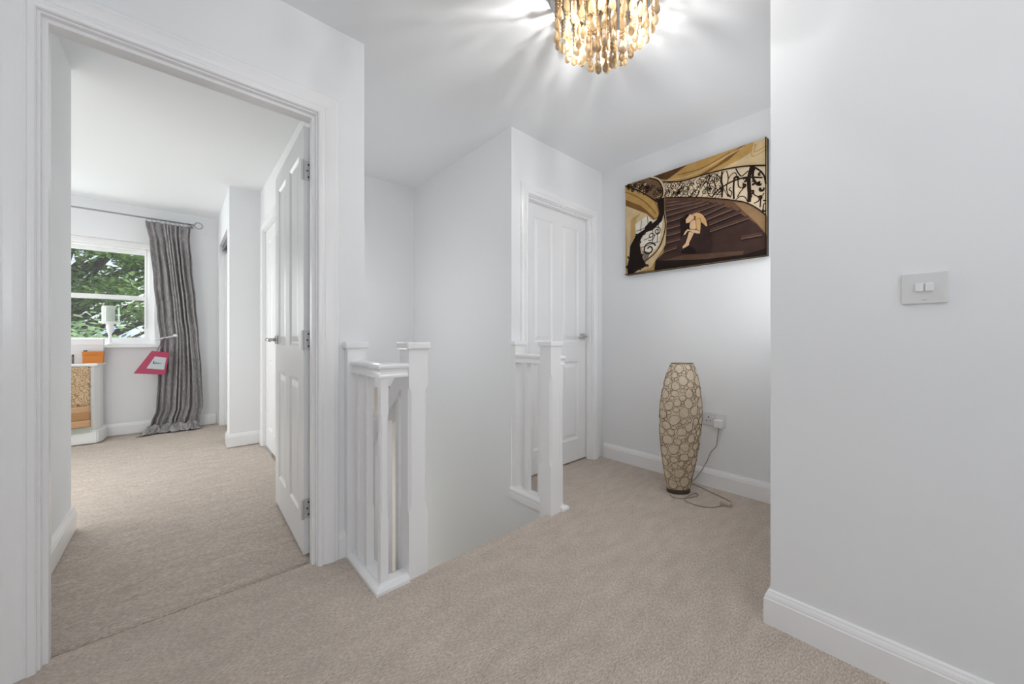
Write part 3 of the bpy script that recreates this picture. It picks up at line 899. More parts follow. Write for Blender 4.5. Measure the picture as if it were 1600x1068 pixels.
# ------------------------------------------------------------------ staircase canvas
PAINT_AREAS = {
'all' : [(0.024, 0.973), (1.005, 0.98), (1.015, -0.003), (0.045, -0.01)] ,
'brown_sweep' : [(0.245, 0.968), (0.524, 0.978), (0.47, 0.937), (0.369, 0.893), (0.311, 0.925)] ,
'gold' : [(0.524, 0.978), (0.867, 0.98), (0.935, 0.977), (0.922, 0.895), (0.867, 0.87), (0.732, 0.84), (0.555, 0.821), (0.346, 0.877)] ,
'streak1' : [(0.863, 0.979), (0.893, 0.979), (0.788, 0.888), (0.636, 0.826), (0.576, 0.827), (0.723, 0.885)] ,
'cream' : [(0.935, 0.98), (1.005, 0.98), (1.008, 0.734), (0.893, 0.783), (0.806, 0.805), (0.732, 0.824), (0.867, 0.864), (0.925, 0.893)] ,
'archline' : [(0.935, 0.939), (0.947, 0.945), (0.939, 0.886), (1.0, 0.906), (1.003, 0.879), (0.935, 0.85), (0.922, 0.888)] ,
'band' : [(0.346, 0.877), (0.481, 0.827), (0.636, 0.822), (0.779, 0.81), (0.893, 0.784), (1.006, 0.738), (1.009, 0.319), (0.959, 0.398), (0.893, 0.472), (0.806, 0.527), (0.685, 0.588), (0.534, 0.653), (0.358, 0.714)] ,
'curb' : [(0.358, 0.717), (0.534, 0.656), (0.685, 0.591), (0.806, 0.53), (0.893, 0.475), (0.959, 0.4), (1.009, 0.321), (1.012, 0.154), (0.951, 0.274), (0.824, 0.438), (0.675, 0.555), (0.36, 0.676)] ,
'curbR' : [(0.824, 0.504), (0.893, 0.472), (0.959, 0.398), (1.009, 0.319), (1.012, 0.163), (0.959, 0.272), (0.893, 0.382)] ,
'stairs' : [(0.358, 0.68), (0.675, 0.557), (0.824, 0.441), (0.951, 0.274), (1.012, 0.157), (1.015, -0.003), (0.281, 0.007), (0.281, 0.103), (0.346, 0.165), (0.369, 0.362)] ,
'floor' : [(0.335, 0.092), (0.513, 0.113), (0.884, 0.063), (0.876, 0.032), (0.656, 0.04), (0.287, 0.091)] ,
'base' : [(0.287, 0.102), (0.656, 0.036), (0.876, 0.026), (1.015, 0.057), (1.015, -0.003), (0.275, 0.008)] ,
'arch' : [(0.024, 0.973), (0.138, 0.875), (0.251, 0.753), (0.299, 0.64), (0.317, 0.543), (0.275, 0.534), (0.214, 0.623), (0.031, 0.763)] ,
'archd' : [(0.029, 0.816), (0.163, 0.704), (0.226, 0.619), (0.287, 0.522), (0.266, 0.526), (0.208, 0.607), (0.031, 0.75)] ,
'leftcream' : [(0.031, 0.747), (0.208, 0.61), (0.275, 0.523), (0.335, 0.522), (0.356, 0.598), (0.372, 0.481), (0.364, 0.244), (0.251, 0.04), (0.112, -0.006), (0.045, -0.01)] ,
'inner' : [(0.079, 0.588), (0.176, 0.636), (0.125, 0.574), (0.112, 0.402), (0.072, 0.316)] ,
'window' : [(0.116, 0.526), (0.22, 0.578), (0.266, 0.511), (0.346, 0.501), (0.311, 0.257), (0.22, 0.139), (0.17, 0.26), (0.125, 0.395)] ,
'shade' : [(0.176, 0.227), (0.245, 0.196), (0.22, 0.124), (0.195, 0.113)] ,
'scroll_bg' : [(0.034, 0.969), (0.125, 0.972), (0.245, 0.968), (0.311, 0.91), (0.346, 0.832), (0.346, 0.744), (0.299, 0.717), (0.239, 0.767), (0.138, 0.875)] ,
'newel' : [(0.297, 0.714), (0.354, 0.719), (0.356, 0.576), (0.337, 0.488), (0.266, 0.419), (0.195, 0.408), (0.153, 0.324), (0.17, 0.181), (0.216, 0.062), (0.163, 0.044), (0.098, 0.002), (0.052, -0.012), (0.045, 0.079), (0.065, 0.185), (0.072, 0.3), (0.125, 0.407), (0.214, 0.455), (0.299, 0.515), (0.317, 0.577)] ,
'leafA' : [(0.201, 0.471), (0.226, 0.495), (0.245, 0.52), (0.263, 0.502), (0.251, 0.472), (0.226, 0.433)] ,
'leafB' : [(0.138, 0.109), (0.208, 0.111), (0.195, 0.09), (0.216, 0.065), (0.176, 0.039)] ,
'torso' : [(0.561, 0.48), (0.589, 0.485), (0.61, 0.478), (0.631, 0.453), (0.652, 0.404), (0.662, 0.343), (0.654, 0.339), (0.637, 0.367), (0.619, 0.394), (0.617, 0.415), (0.613, 0.429), (0.589, 0.424), (0.582, 0.43), (0.585, 0.455), (0.576, 0.453)] ,
'arm' : [(0.585, 0.45), (0.601, 0.458), (0.616, 0.42), (0.619, 0.377), (0.617, 0.335), (0.613, 0.286), (0.589, 0.295), (0.607, 0.309), (0.592, 0.33), (0.587, 0.382), (0.584, 0.426)] ,
'forearm' : [(0.539, 0.341), (0.57, 0.332), (0.601, 0.319), (0.613, 0.303), (0.613, 0.286), (0.589, 0.293), (0.564, 0.309), (0.545, 0.327), (0.53, 0.333), (0.511, 0.302), (0.499, 0.301), (0.514, 0.336), (0.53, 0.35)] ,
'thigh' : [(0.57, 0.426), (0.584, 0.413), (0.589, 0.365), (0.584, 0.333), (0.548, 0.343), (0.542, 0.366), (0.545, 0.399), (0.552, 0.414)] ,
'head' : [(0.517, 0.447), (0.545, 0.485), (0.57, 0.468), (0.576, 0.436), (0.564, 0.428), (0.545, 0.408), (0.517, 0.41)] ,
'shin' : [(0.539, 0.324), (0.573, 0.302), (0.561, 0.271), (0.539, 0.217), (0.539, 0.196), (0.517, 0.184), (0.504, 0.178), (0.494, 0.172), (0.493, 0.194), (0.514, 0.219), (0.526, 0.263)] ,
'hair' : [(0.507, 0.48), (0.523, 0.494), (0.539, 0.487), (0.533, 0.463), (0.517, 0.451), (0.517, 0.412), (0.542, 0.405), (0.542, 0.353), (0.52, 0.342), (0.498, 0.297), (0.48, 0.293), (0.475, 0.469)] ,
'seat' : [(0.491, 0.168), (0.533, 0.18), (0.564, 0.164), (0.589, 0.129), (0.582, 0.109), (0.482, 0.136)] ,
'cloth' : [(0.619, 0.385), (0.657, 0.336), (0.675, 0.273), (0.684, 0.172), (0.678, 0.091), (0.582, 0.109), (0.582, 0.143), (0.539, 0.187), (0.539, 0.217), (0.564, 0.27), (0.576, 0.292), (0.616, 0.284)] ,
}
PAINT_LINES = {
'rail_top' : [(0.346, 0.877), (0.481, 0.827), (0.636, 0.822), (0.779, 0.81), (0.893, 0.784), (1.006, 0.738)] ,
'rail_bot' : [(0.358, 0.714), (0.534, 0.653), (0.685, 0.588), (0.806, 0.527), (0.893, 0.472), (0.959, 0.398), (1.009, 0.319)] ,
'left_rail' : [(0.024, 0.968), (0.138, 0.875), (0.251, 0.753), (0.293, 0.704)] ,
'left_rail2' : [(0.245, 0.968), (0.311, 0.917), (0.346, 0.835), (0.352, 0.757), (0.335, 0.719)] ,
'curl' : [(0.352, 0.577), (0.364, 0.423), (0.335, 0.281), (0.287, 0.186), (0.201, 0.112)] ,
'step0' : [(0.364, 0.663), (0.448, 0.644), (0.534, 0.619)] ,
'step1' : [(0.364, 0.625), (0.481, 0.613), (0.581, 0.599)] ,
'step2' : [(0.364, 0.58), (0.502, 0.577), (0.626, 0.575)] ,
'step3' : [(0.367, 0.527), (0.513, 0.537), (0.67, 0.548)] ,
'step4' : [(0.369, 0.466), (0.47, 0.476), (0.723, 0.517)] ,
'step5' : [(0.369, 0.399), (0.47, 0.406), (0.636, 0.447), (0.769, 0.49)] ,
'step6' : [(0.369, 0.332), (0.47, 0.341), (0.666, 0.403), (0.815, 0.441)] ,
'step7' : [(0.367, 0.258), (0.47, 0.268)] ,
'step8' : [(0.352, 0.171), (0.448, 0.193)] ,
'step9' : [(0.67, 0.346), (0.867, 0.397)] ,
'step10' : [(0.675, 0.283), (0.91, 0.332)] ,
'step11' : [(0.867, 0.168), (0.984, 0.171)] ,
'w1' : [(0.17, 0.552), (0.163, 0.435)] ,
'w2' : [(0.22, 0.575), (0.224, 0.496)] ,
'w3' : [(0.266, 0.483), (0.261, 0.3)] ,
'w4' : [(0.311, 0.469), (0.299, 0.29)] ,
'w5' : [(0.125, 0.446), (0.263, 0.468)] ,
'w6' : [(0.163, 0.262), (0.311, 0.287)] ,
'w7' : [(0.189, 0.334), (0.323, 0.375)] ,
'r0' : [(0.751, 0.806), (0.747, 0.72), (0.753, 0.672), (0.749, 0.572)] ,
'r1' : [(0.823, 0.699), (0.82, 0.625), (0.822, 0.53)] ,
'r2' : [(0.925, 0.772), (0.909, 0.682), (0.909, 0.614), (0.912, 0.54), (0.909, 0.473)] ,
'r3' : [(0.937, 0.766), (0.931, 0.677), (0.953, 0.61), (0.978, 0.596)] ,
'r4' : [(0.69, 0.604), (0.726, 0.647), (0.796, 0.685), (0.847, 0.694), (0.899, 0.689), (0.984, 0.65)] ,
'r5' : [(0.675, 0.808), (0.657, 0.732), (0.664, 0.635), (0.69, 0.604), (0.708, 0.659), (0.701, 0.735), (0.683, 0.748), (0.668, 0.701), (0.675, 0.652)] ,
'r6' : [(0.683, 0.81), (0.715, 0.796), (0.744, 0.737), (0.747, 0.715)] ,
'r7' : [(0.779, 0.798), (0.789, 0.728), (0.779, 0.652), (0.786, 0.593), (0.803, 0.552)] ,
'r8' : [(0.789, 0.723), (0.813, 0.758), (0.833, 0.754), (0.84, 0.716)] ,
'r9' : [(0.833, 0.794), (0.853, 0.735), (0.87, 0.713), (0.905, 0.742)] ,
'r10' : [(0.876, 0.652), (0.876, 0.603), (0.86, 0.58), (0.843, 0.541)] ,
'r11' : [(0.806, 0.641), (0.793, 0.626), (0.81, 0.599), (0.803, 0.557)] ,
'r12' : [(0.943, 0.754), (0.974, 0.706), (0.993, 0.656), (1.002, 0.59)] ,
'r13' : [(0.754, 0.672), (0.772, 0.614), (0.786, 0.568)] ,
'r14' : [(0.833, 0.52), (0.86, 0.54), (0.886, 0.525), (0.899, 0.486)] ,
'r15' : [(0.931, 0.552), (0.943, 0.518), (0.974, 0.497), (0.993, 0.518)] ,
'r16' : [(0.937, 0.453), (0.962, 0.463), (0.974, 0.497), (0.971, 0.407)] ,
'r17' : [(0.987, 0.459), (1.005, 0.448)] ,
'r18' : [(0.987, 0.388), (0.99, 0.425), (1.002, 0.43)] ,
'r19' : [(0.847, 0.689), (0.85, 0.633), (0.867, 0.611)] ,
'b' : [(0.88, 0.626), (0.934, 0.633), (0.971, 0.603), (0.984, 0.555), (0.968, 0.49), (0.833, 0.704), (0.793, 0.576), (0.996, 0.375), (0.918, 0.518), (0.683, 0.68), (0.886, 0.677), (0.971, 0.684), (0.928, 0.746), (0.679, 0.799), (0.925, 0.554), (0.956, 0.609)] ,
}
FX = 2.631
PY0, PY1, PZ0, PZ1 = 0.624, 1.575, 1.498, 2.210
pic = thing('wall_canvas', 'canvas print of a curving staircase with hunched figure', 'picture', (2.666, 1.10, 1.85))
bm = B(); box(bm, FX, 2.665, PY0, PY1, PZ0, PZ1, 0.002)
rel(bm, pic)
obj('stretched_edge', bm, mat('dark_canvas_edge', (0.022, 0.014, 0.010), 0.7), pic)
INK = {'ochre': (0.50, 0.33, 0.13), 'brown': (0.10, 0.05, 0.024), 'gold': (0.48, 0.29, 0.095), 'goldd': (0.20, 0.10, 0.03), 'cream': (0.62, 0.47, 0.27), 'pale': (0.74, 0.60, 0.42),
       'curb': (0.15, 0.082, 0.045), 'curbr': (0.30, 0.185, 0.09), 'stair': (0.052, 0.028, 0.023), 'tread': (0.085, 0.045, 0.036), 'floor': (0.10, 0.055, 0.035), 'black': (0.016, 0.010, 0.008), 'window': (0.76, 0.70, 0.60),
       'skin': (0.66, 0.40, 0.18), 'skin2': (0.70, 0.47, 0.28), 'line': (0.022, 0.012, 0.008), 'step': (0.20, 0.125, 0.09), 'scroll': (0.17, 0.10, 0.055), 'cloth': (0.036, 0.020, 0.018), 'grey': (0.20, 0.16, 0.13)}
INK_ORDER = list(INK)
INK_M = [mat('paint_' + k, INK[k], 0.6, spec=0.12, var=0.16, var_scale=14, bump=0.05, bump_scale=260) for k in INK_ORDER]
bm = B()
layer = [0]
def pp(u, v, lift):
    u = min(max(u, 0.0245), 1.0075); v = min(max(v, -0.001), 0.974)
    return Vector((FX - 0.0004 - lift * 0.00012, 1.598 - u * 0.966, 1.500 + v * 0.728)) - pic.location
def area(pts, ink):
    layer[0] += 1
    vs = [bm.verts.new(pp(u, v, layer[0])) for u, v in pts]
    es = []
    r = bmesh.ops.triangle_fill(bm, edges=[bm.edges.new((vs[i], vs[(i + 1) % len(vs)])) for i in range(len(vs))], use_beauty=True)
    for f in r['geom']:
        if isinstance(f, bmesh.types.BMFace):
            f.material_index = INK_ORDER.index(ink)
            if f.normal.x > 0 or f.calc_center_median() is None:
                f.normal_flip()
def smooth2(pts, n=5):
    return [(p.x, p.y) for p in flow([(u, v, 0) for u, v in pts], n)]
def stroke(pts, w, ink, n=5, layer_up=True):
    if layer_up: layer[0] += 1
    q = smooth2(pts, n)
    A, C = [], []
    for i in range(len(q)):
        a = q[max(i - 1, 0)]; b = q[min(i + 1, len(q) - 1)]
        dx, dy = (b[0] - a[0]) * 0.966, (b[1] - a[1]) * 0.728
        l = math.hypot(dx, dy) or 1e-6
        ox, oy = -dy / l * w / 2 / 0.966, dx / l * w / 2 / 0.728
        A.append(bm.verts.new(pp(q[i][0] + ox, q[i][1] + oy, layer[0])))
        C.append(bm.verts.new(pp(q[i][0] - ox, q[i][1] - oy, layer[0])))
    for i in range(len(q) - 1):
        try:
            f = bm.faces.new((A[i], A[i + 1], C[i + 1], C[i]))
            f.material_index = INK_ORDER.index(ink)
        except ValueError:
            pass
PA, PL = PAINT_AREAS, PAINT_LINES
area([(0.02, -0.01), (1.01, -0.01), (1.01, 0.98), (0.02, 0.98)], 'ochre')
area(PA['brown_sweep'], 'brown'); area(PA['gold'], 'gold'); area(PA['streak1'], 'goldd'); area(PA['cream'], 'cream')
stroke(PA['archline'][:4], 0.008, 'ochre'); stroke(PA['archline'][3:], 0.006, 'ochre')
stroke([(0.36, 0.885), (0.56, 0.86), (0.73, 0.91), (0.88, 0.96)], 0.006, 'cream')
stroke([(0.45, 0.905), (0.62, 0.895), (0.80, 0.955)], 0.005, 'goldd')
area(PA['band'], 'pale')
random.seed(21)
def between(u, t):
    def at(line):
        for (a, b), (c, d) in zip(line, line[1:]):
            if a <= u <= c:
                return b + (d - b) * (u - a) / (c - a)
        return line[-1][1]
    return at(PL['rail_bot']) * (1 - t) + at(PL['rail_top']) * t
layer[0] += 1
def spiral(cu, cv, r, turns, a0, sgn):
    return [(cu + r * (1 - 0.8 * k / 16) * math.cos(a0 + sgn * turns * 6.283 * k / 16), cv + 1.327 * r * (1 - 0.8 * k / 16) * math.sin(a0 + sgn * turns * 6.283 * k / 16)) for k in range(17)]
for i in range(11):
    u = 0.375 + 0.37 * i / 10
    h = between(u, 1) - between(u, 0)
    r = min(0.030, h * 0.30)
    for t in ((0.30, 0.74) if h < 0.30 else (0.18, 0.5, 0.82)):
        stroke(spiral(u + random.uniform(-0.012, 0.012), between(u, t), r * random.uniform(0.7, 1.25), random.choice((1.2, 1.6)), random.uniform(0, 6.3), random.choice((-1, 1))),
               0.0042, 'line', 2, False)
    stroke([(u - 0.02, between(u - 0.02, 0.03)), (u + 0.012, between(u + 0.012, 0.36)), (u - 0.006, between(u - 0.006, 0.66)), (u + 0.02, between(min(u + 0.02, 1), 0.97))], 0.0036, 'line', 3, False)
for _ in range(30):
    u = random.uniform(0.37, 0.74); t = random.uniform(0.1, 0.9); a = random.uniform(0, 6.3)
    stroke([(u + 0.035 * math.cos(a + q) * (1 - q / 6), between(min(u, 1), t) + 0.03 * math.sin(a * 1.3 + 1.6 * q)) for q in range(4)], random.uniform(0.003, 0.006), 'line', 3, False)
for k, w in enumerate((0.011, 0.011, 0.022, 0.013, 0.010, 0.006, 0.005, 0.006, 0.005, 0.007, 0.006, 0.006, 0.009, 0.004, 0.005, 0.006, 0.007, 0.009, 0.006, 0.006)):
    stroke(PL['r%d' % k], w, 'line', 5)
layer[0] += 1
for (u, v) in PL['b']:
    rr = random.uniform(0.009, 0.016)
    stroke(spiral(u, v, rr, 0.75, random.uniform(0, 6), 1), rr * 0.9, 'line', 1, False)
area(PA['curb'], 'curb'); area(PA['curbR'], 'curbr')
area(PA['stairs'], 'stair')
for k in range(12):
    pts = PL['step%d' % k]
    stroke([(u, v + 0.016) for u, v in pts], 0.016, 'tread')
    stroke(pts, 0.0065 if k < 9 else 0.005, 'step')
    stroke([(u, v - 0.012) for u, v in pts], 0.004, 'black')
area(PA['floor'], 'floor'); area(PA['base'], 'black')
area(PA['leftcream'], 'cream'); area(PA['arch'], 'gold'); area(PA['archd'], 'goldd'); area(PA['inner'], 'ochre')
stroke([(0.03, 0.90), (0.14, 0.80), (0.22, 0.70), (0.29, 0.575)], 0.006, 'goldd')
area(PA['window'], 'window')
for k in range(1, 8):
    stroke(PL['w%d' % k], 0.005, 'line', 2)
area(PA['shade'], 'grey')
area(PA['scroll_bg'], 'scroll')
layer[0] += 1
for _ in range(60):
    t = random.random()
    u = 0.05 + 0.28 * t; v = 0.955 - 0.17 * t * t + random.uniform(-0.05 - 0.06 * t, 0.015)
    stroke(spiral(u, v, random.uniform(0.008, 0.022), 1.2, random.uniform(0, 6), random.choice((-1, 1))), 0.005, 'line' if random.random() < 0.75 else 'cream', 2, False)
stroke(PL['rail_top'], 0.009, 'line'); stroke(PL['rail_bot'], 0.007, 'line')
stroke(PL['left_rail'], 0.008, 'line'); stroke(PL['left_rail2'], 0.012, 'pale'); stroke([(u - 0.008, v - 0.006) for u, v in PL['left_rail2']], 0.009, 'line')
stroke(PL['curl'], 0.008, 'line')
stroke(spiral(0.235, 0.23, 0.055, 1.4, 0.3, 1), 0.010, 'line')
stroke(spiral(0.30, 0.40, 0.03, 1.3, 2.0, -1), 0.006, 'line')
stroke(spiral(0.25, 0.36, 0.035, 1.2, 4.0, 1), 0.006, 'line')
area(PA['newel'], 'black'); area(PA['leafA'], 'black'); area(PA['leafB'], 'black')
for _ in range(14):
    u, v = random.choice(PA['newel'])
    stroke(spiral(u, v, 0.012, 0.8, random.uniform(0, 6), 1), 0.010, 'black', 1)
area(PA['cloth'], 'cloth'); area(PA['seat'], 'black'); area(PA['hair'], 'black')
area(PA['torso'], 'skin'); area(PA['thigh'], 'skin2'); area(PA['shin'], 'skin2'); area(PA['head'], 'skin2'); area(PA['arm'], 'skin'); area(PA['forearm'], 'skin2')
for ln in ([(0.026, 0.0), (0.34, -0.001), (0.66, 0.0), (1.006, 0.001)], [(1.006, 0.0), (1.0065, 0.3), (1.0065, 0.6), (1.006, 0.974)]):
    stroke(ln, 0.010, 'black', 3)
def outline(key, i0, i1, w=0.0030, ink='curbr'):
    stroke(PA[key][i0:i1], w, ink, 3)
outline('thigh', 0, 5); outline('arm', 7, 11); outline('head', 2, 7, 0.0035, 'goldd'); outline('forearm', 0, 4, 0.0028); outline('torso', 8, 15, 0.0030)
for f in bm.faces:
    f.normal_update()
    if f.normal.x > 0:
        f.normal_flip()
obj('painted_face', bm, INK_M, pic)

# ------------------------------------------------------------------ bedroom window
wx0, wx1, wz0, wz1 = WIN
wn = thing('window_1', 'white sash window above the dressing table', 'window', ((wx0 + wx1) / 2, 5.68, wz0), kind='structure')
YW = 5.665
def frame_bm(x0, x1, z0, z1, y0, y1, w, bot=None, top_=None):
    bm = B()
    bot = bot or w; top_ = top_ or w
    box(bm, x0, x1, y0, y1, z0, z0 + bot, 0.003); box(bm, x0, x1, y0, y1, z1 - top_, z1, 0.003)
    box(bm, x0, x0 + w, y0, y1, z0 + bot, z1 - top_, 0.003); box(bm, x1 - w, x1, y0, y1, z0 + bot, z1 - top_, 0.003)
    return bm
obj('outer_frame', rel(frame_bm(wx0, wx1, wz0, wz1, YW - 0.02, YW + 0.10, 0.045, 0.04, 0.075), wn), M_UPVC, wn)
MID = 1.432
for (z0, z1, yy) in ((MID - 0.022, wz1 - 0.070, YW + 0.045), (wz0 + 0.035, MID + 0.022, YW + 0.0)):
    f = obj('sash', rel(frame_bm(wx0 + 0.04, wx1 - 0.04, z0, z1, yy, yy + 0.04, 0.045, 0.042, 0.042), wn), M_UPVC, wn)
    bm = B(); box(bm, wx0 + 0.083, wx1 - 0.083, yy + 0.016, yy + 0.022, z0 + 0.040, z1 - 0.040)
    obj('pane', rel(bm, wn), M_PANE, f)
bm = B(); box(bm, wx0 - 0.05, wx1 + 0.05, 5.515, YW - 0.02, wz0 - 0.028, wz0 - 0.002, 0.006)
obj('sill', rel(bm, wn), M_UPVC, wn)
bm = B(); box(bm, wx0, wx1, YW - 0.055, YW - 0.022, wz1 - 0.055, wz1 - 0.001, 0.004)
obj('blind_headrail', rel(bm, wn), M_UPVC, wn)
bm = B(); tube(bm, [(-0.262, YW - 0.035, wz1 - 0.05), (-0.262, YW - 0.035, 1.10)], 0.0018, 6)
obj('blind_cord', rel(bm, wn), mat('grey_cord', (0.30, 0.31, 0.33), 0.7), wn)
# frames of the windows out of view; landing one assumed, recess and bedroom side ones added
for nm, lab, (x0, x1, z0, z1), yy, ax in (('window_2_assumed', 'assumed landing window behind the viewer', (-0.8, 1.0, 0.9, 2.1), -1.67, 'x'), ('window_4_added', 'added window in the recess round the corner at right', (1.80, 2.52, 0.95, 2.1), 0.285, 'x'), ('window_3_added', 'added side window of the bedroom, out of view', (3.55, 5.25, 0.85, 2.15), -3.27, 'y')):
    bm = frame_bm(x0, x1, z0, z1, 0.0, 0.05, 0.05)
    if ax == 'y':
        for v in bm.verts:
            v.co = Vector((v.co.y, v.co.x, v.co.z))
        bmesh.ops.translate(bm, verts=bm.verts, vec=(yy, 0, 0))
    else:
        bmesh.ops.translate(bm, verts=bm.verts, vec=(0, yy, 0))
    obj(nm, bm, M_UPVC, kind='structure', label=lab, cat='window')

# ------------------------------------------------------------------ curtain, pole, tieback, bag
CYV = 5.45
M_POLE = mat('brushed_pole_steel', (0.40, 0.41, 0.43), 0.28, metal=1.0)
po = thing('curtain_pole', 'slim steel curtain pole above the bedroom window', 'curtain pole', (0.1, CYV, 2.262))
bm = B(); tube(bm, [(-2.6 - 0.1, 0, 0), (0.125 - 0.1, 0, 0)], 0.008, 10)
obj('pole', bm, M_POLE, po, smooth=True)
bm = B()
tube(bm, [(0.160 - 0.1 + 0.034 * math.cos(6.283 * k / 20), 0.0, 0.034 * math.sin(6.283 * k / 20)) for k in range(20)], 0.006, 8, closed=True)
obj('ring_finial', bm, M_POLE, po, smooth=True)
bm = B(); tube(bm, [(0.10 - 0.1, 0, 0), (0.10 - 0.1, 0.118, 0)], 0.007, 8); tube(bm, [(0.10 - 0.1, 0.11, 0), (0.10 - 0.1, 0.1195, 0)], 0.02, 12)
obj('bracket', bm, M_POLE, po)
ring0 = None
for k in range(11):
    if ring0 is None:
        bm = B()
        tube(bm, [(0, 0.016 * math.cos(6.283 * q / 16), 0.016 * math.sin(6.283 * q / 16) - 0.007) for q in range(16)], 0.0028, 6, closed=True)
        ring0 = obj('curtain_ring', bm, M_POLE, po, smooth=True)
        o = ring0
    else:
        o = ring0.copy(); COL.objects.link(o); o.parent = po
    o.location = (-0.255 + 0.036 * k - 0.1, 0, 0)

def velvet_material():
    m = bpy.data.materials.new('crushed_grey_velvet')
    m.use_nodes = True
    t = m.node_tree
    b = t.nodes['Principled BSDF']
    b.inputs['Roughness'].default_value = 0.55
    b.inputs['Specular IOR Level'].default_value = 0.25
    b.inputs['Sheen Weight'].default_value = 0.35
    b.inputs['Sheen Roughness'].default_value = 0.35
    tc = t.nodes.new('ShaderNodeTexCoord')
    mp = t.nodes.new('ShaderNodeMapping'); mp.inputs['Scale'].default_value = (1.6, 1.6, 0.7)
    t.links.new(tc.outputs['Object'], mp.inputs['Vector'])
    n = t.nodes.new('ShaderNodeTexNoise'); n.inputs['Scale'].default_value = 32; n.inputs['Detail'].default_value = 6; n.inputs['Distortion'].default_value = 0.8
    t.links.new(mp.outputs[0], n.inputs['Vector'])
    r = t.nodes.new('ShaderNodeValToRGB')
    r.color_ramp.elements[0].position = 0.32; r.color_ramp.elements[0].color = (0.25, 0.235, 0.24, 1)
    r.color_ramp.elements[1].position = 0.68; r.color_ramp.elements[1].color = (0.42, 0.395, 0.40, 1)
    t.links.new(n.outputs['Fac'], r.inputs['Fac'])
    t.links.new(r.outputs[0], b.inputs['Base Color'])
    bp = t.nodes.new('ShaderNodeBump'); bp.inputs['Strength'].default_value = 0.35; bp.inputs['Distance'].default_value = 0.01
    t.links.new(n.outputs['Fac'], bp.inputs['Height']); t.links.new(bp.outputs[0], b.inputs['Normal'])
    return m
M_VELVET = velvet_material()
def lerp_tab(tab, z):
    if z <= tab[0][0]: return tab[0][1]
    for (a, p), (b, q) in zip(tab, tab[1:]):
        if z <= b:
            t = (z - a) / (b - a)
            t = t * t * (3 - 2 * t)
            return p + (q - p) * t
    return tab[-1][1]
LEFT = [(0.0, -0.30), (0.10, -0.225), (0.25, -0.185), (0.55, -0.168), (0.97, -0.150), (1.25, -0.175), (1.6, -0.205), (2.0, -0.235), (2.23, -0.268)]
RIGHT = [(0.0, 0.165), (0.10, 0.175), (0.25, 0.195), (0.6, 0.182), (1.0, 0.160), (1.4, 0.135), (1.8, 0.105), (2.1, 0.082), (2.23, 0.088)]
cur = thing('curtain', 'grey crushed velvet curtain tied back at the window', 'curtain', (0.0, CYV, 0.0))
def cloth_pt(s, z, front=0.0):
    l, r = lerp_tab(LEFT, z), lerp_tab(RIGHT, z)
    x = l + (r - l) * s
    g = min(1.0, (2.23 - z) / 0.5)
    amp = 0.026 + 0.014 * g
    if abs(z - 1.0) < 0.25:
        amp *= 0.65 + 0.35 * abs(z - 1.0) / 0.25
    # uneven pleats: the phase runs faster in some places than in others and wanders down the drop
    ph = s + 0.034 * math.sin(s * 11.0 + 0.6) + 0.020 * math.sin(s * 23.0 + 2.0)
    ph += g * (0.030 * math.sin(z * 1.7 + s * 5.0) + 0.005 * math.sin(z * 4.1 + s * 13.0))
    w = ph * 9.5 * math.pi
    k = 0.7 + 0.3 * math.sin(s * 17.0 + 1.0 + 0.8 * z)
    crease = 1 - abs(math.sin(w)) ** 0.55          # round in front, sharp at the back
    y = amp * k * (2 * crease - 0.8) + g * 0.010 * crease * math.sin(3 * w + 1.2 * z)
    y += g * 0.012 * noise.noise(Vector((s * 12, z * 2.2, 2.0))) + g * 0.005 * noise.noise(Vector((s * 40, z * 9, 7.0)))
    x += 0.010 * math.sin(2 * w) * (1 if 0.04 < s < 0.96 else 0.15)
    pinch = math.exp(-((z - 2.10) / 0.035) ** 2)
    y *= 1 - 0.45 * pinch
    return Vector((x, y - front, z))
bm = B()
NS, NZ = 330, 100
grid = []
for j in range(NZ + 1):
    z = 0.012 + (2.232 - 0.012) * j / NZ
    grid.append([bm.verts.new(cloth_pt(i / NS, z)) for i in range(NS + 1)])
for j in range(NZ):
    for i in range(NS):
        bm.faces.new((grid[j][i], grid[j][i + 1], grid[j + 1][i + 1], grid[j + 1][i]))
drape = obj('drape', bm, M_VELVET, cur, smooth=True)
sm = drape.modifiers.new('thickness', 'SOLIDIFY'); sm.thickness = 0.003
# the hem pooled on the carpet
bm = B()
random.seed(8)
NA, NR = 120, 14
gr = []
for j in range(NR + 1):
    t = j / NR
    ring = []
    for i in range(NA + 1):
        s = i / NA
        l, r = -0.275, 0.175
        x = l + (r - l) * s + (-0.055 * (1 - s) ** 3 + 0.012 * s) * t
        y = 0.02 - t * (0.125 + 0.05 * noise.noise(Vector((s * 5, 1.3, 0))))
        edge = min(1.0, s / 0.12, (1 - s) / 0.10)
        h = edge * (0.05 * math.sin(math.pi * min(1, t * 1.02)) ** 0.8 * (0.5 + 0.5 * math.sin(s * 47 + 4 * math.sin(t * 5 + s * 9))) + 0.05 * (1 - t) + 0.02 * noise.noise(Vector((s * 24, t * 6, 5))))
        ring.append(bm.verts.new((x + 0.014 * noise.noise(Vector((s * 30, t * 4, 9))), y + 0.02 * noise.noise(Vector((s * 22, t * 5, 3))), max(0.003, 0.004 + h))))
    gr.append(ring)
for j in range(NR):
    for i in range(NA):
        bm.faces.new((gr[j][i], gr[j][i + 1], gr[j + 1][i + 1], gr[j + 1][i]))
pool = obj('pooled_hem', bm, M_VELVET, cur, smooth=True)
sm = pool.modifiers.new('thickness', 'SOLIDIFY'); sm.thickness = 0.003

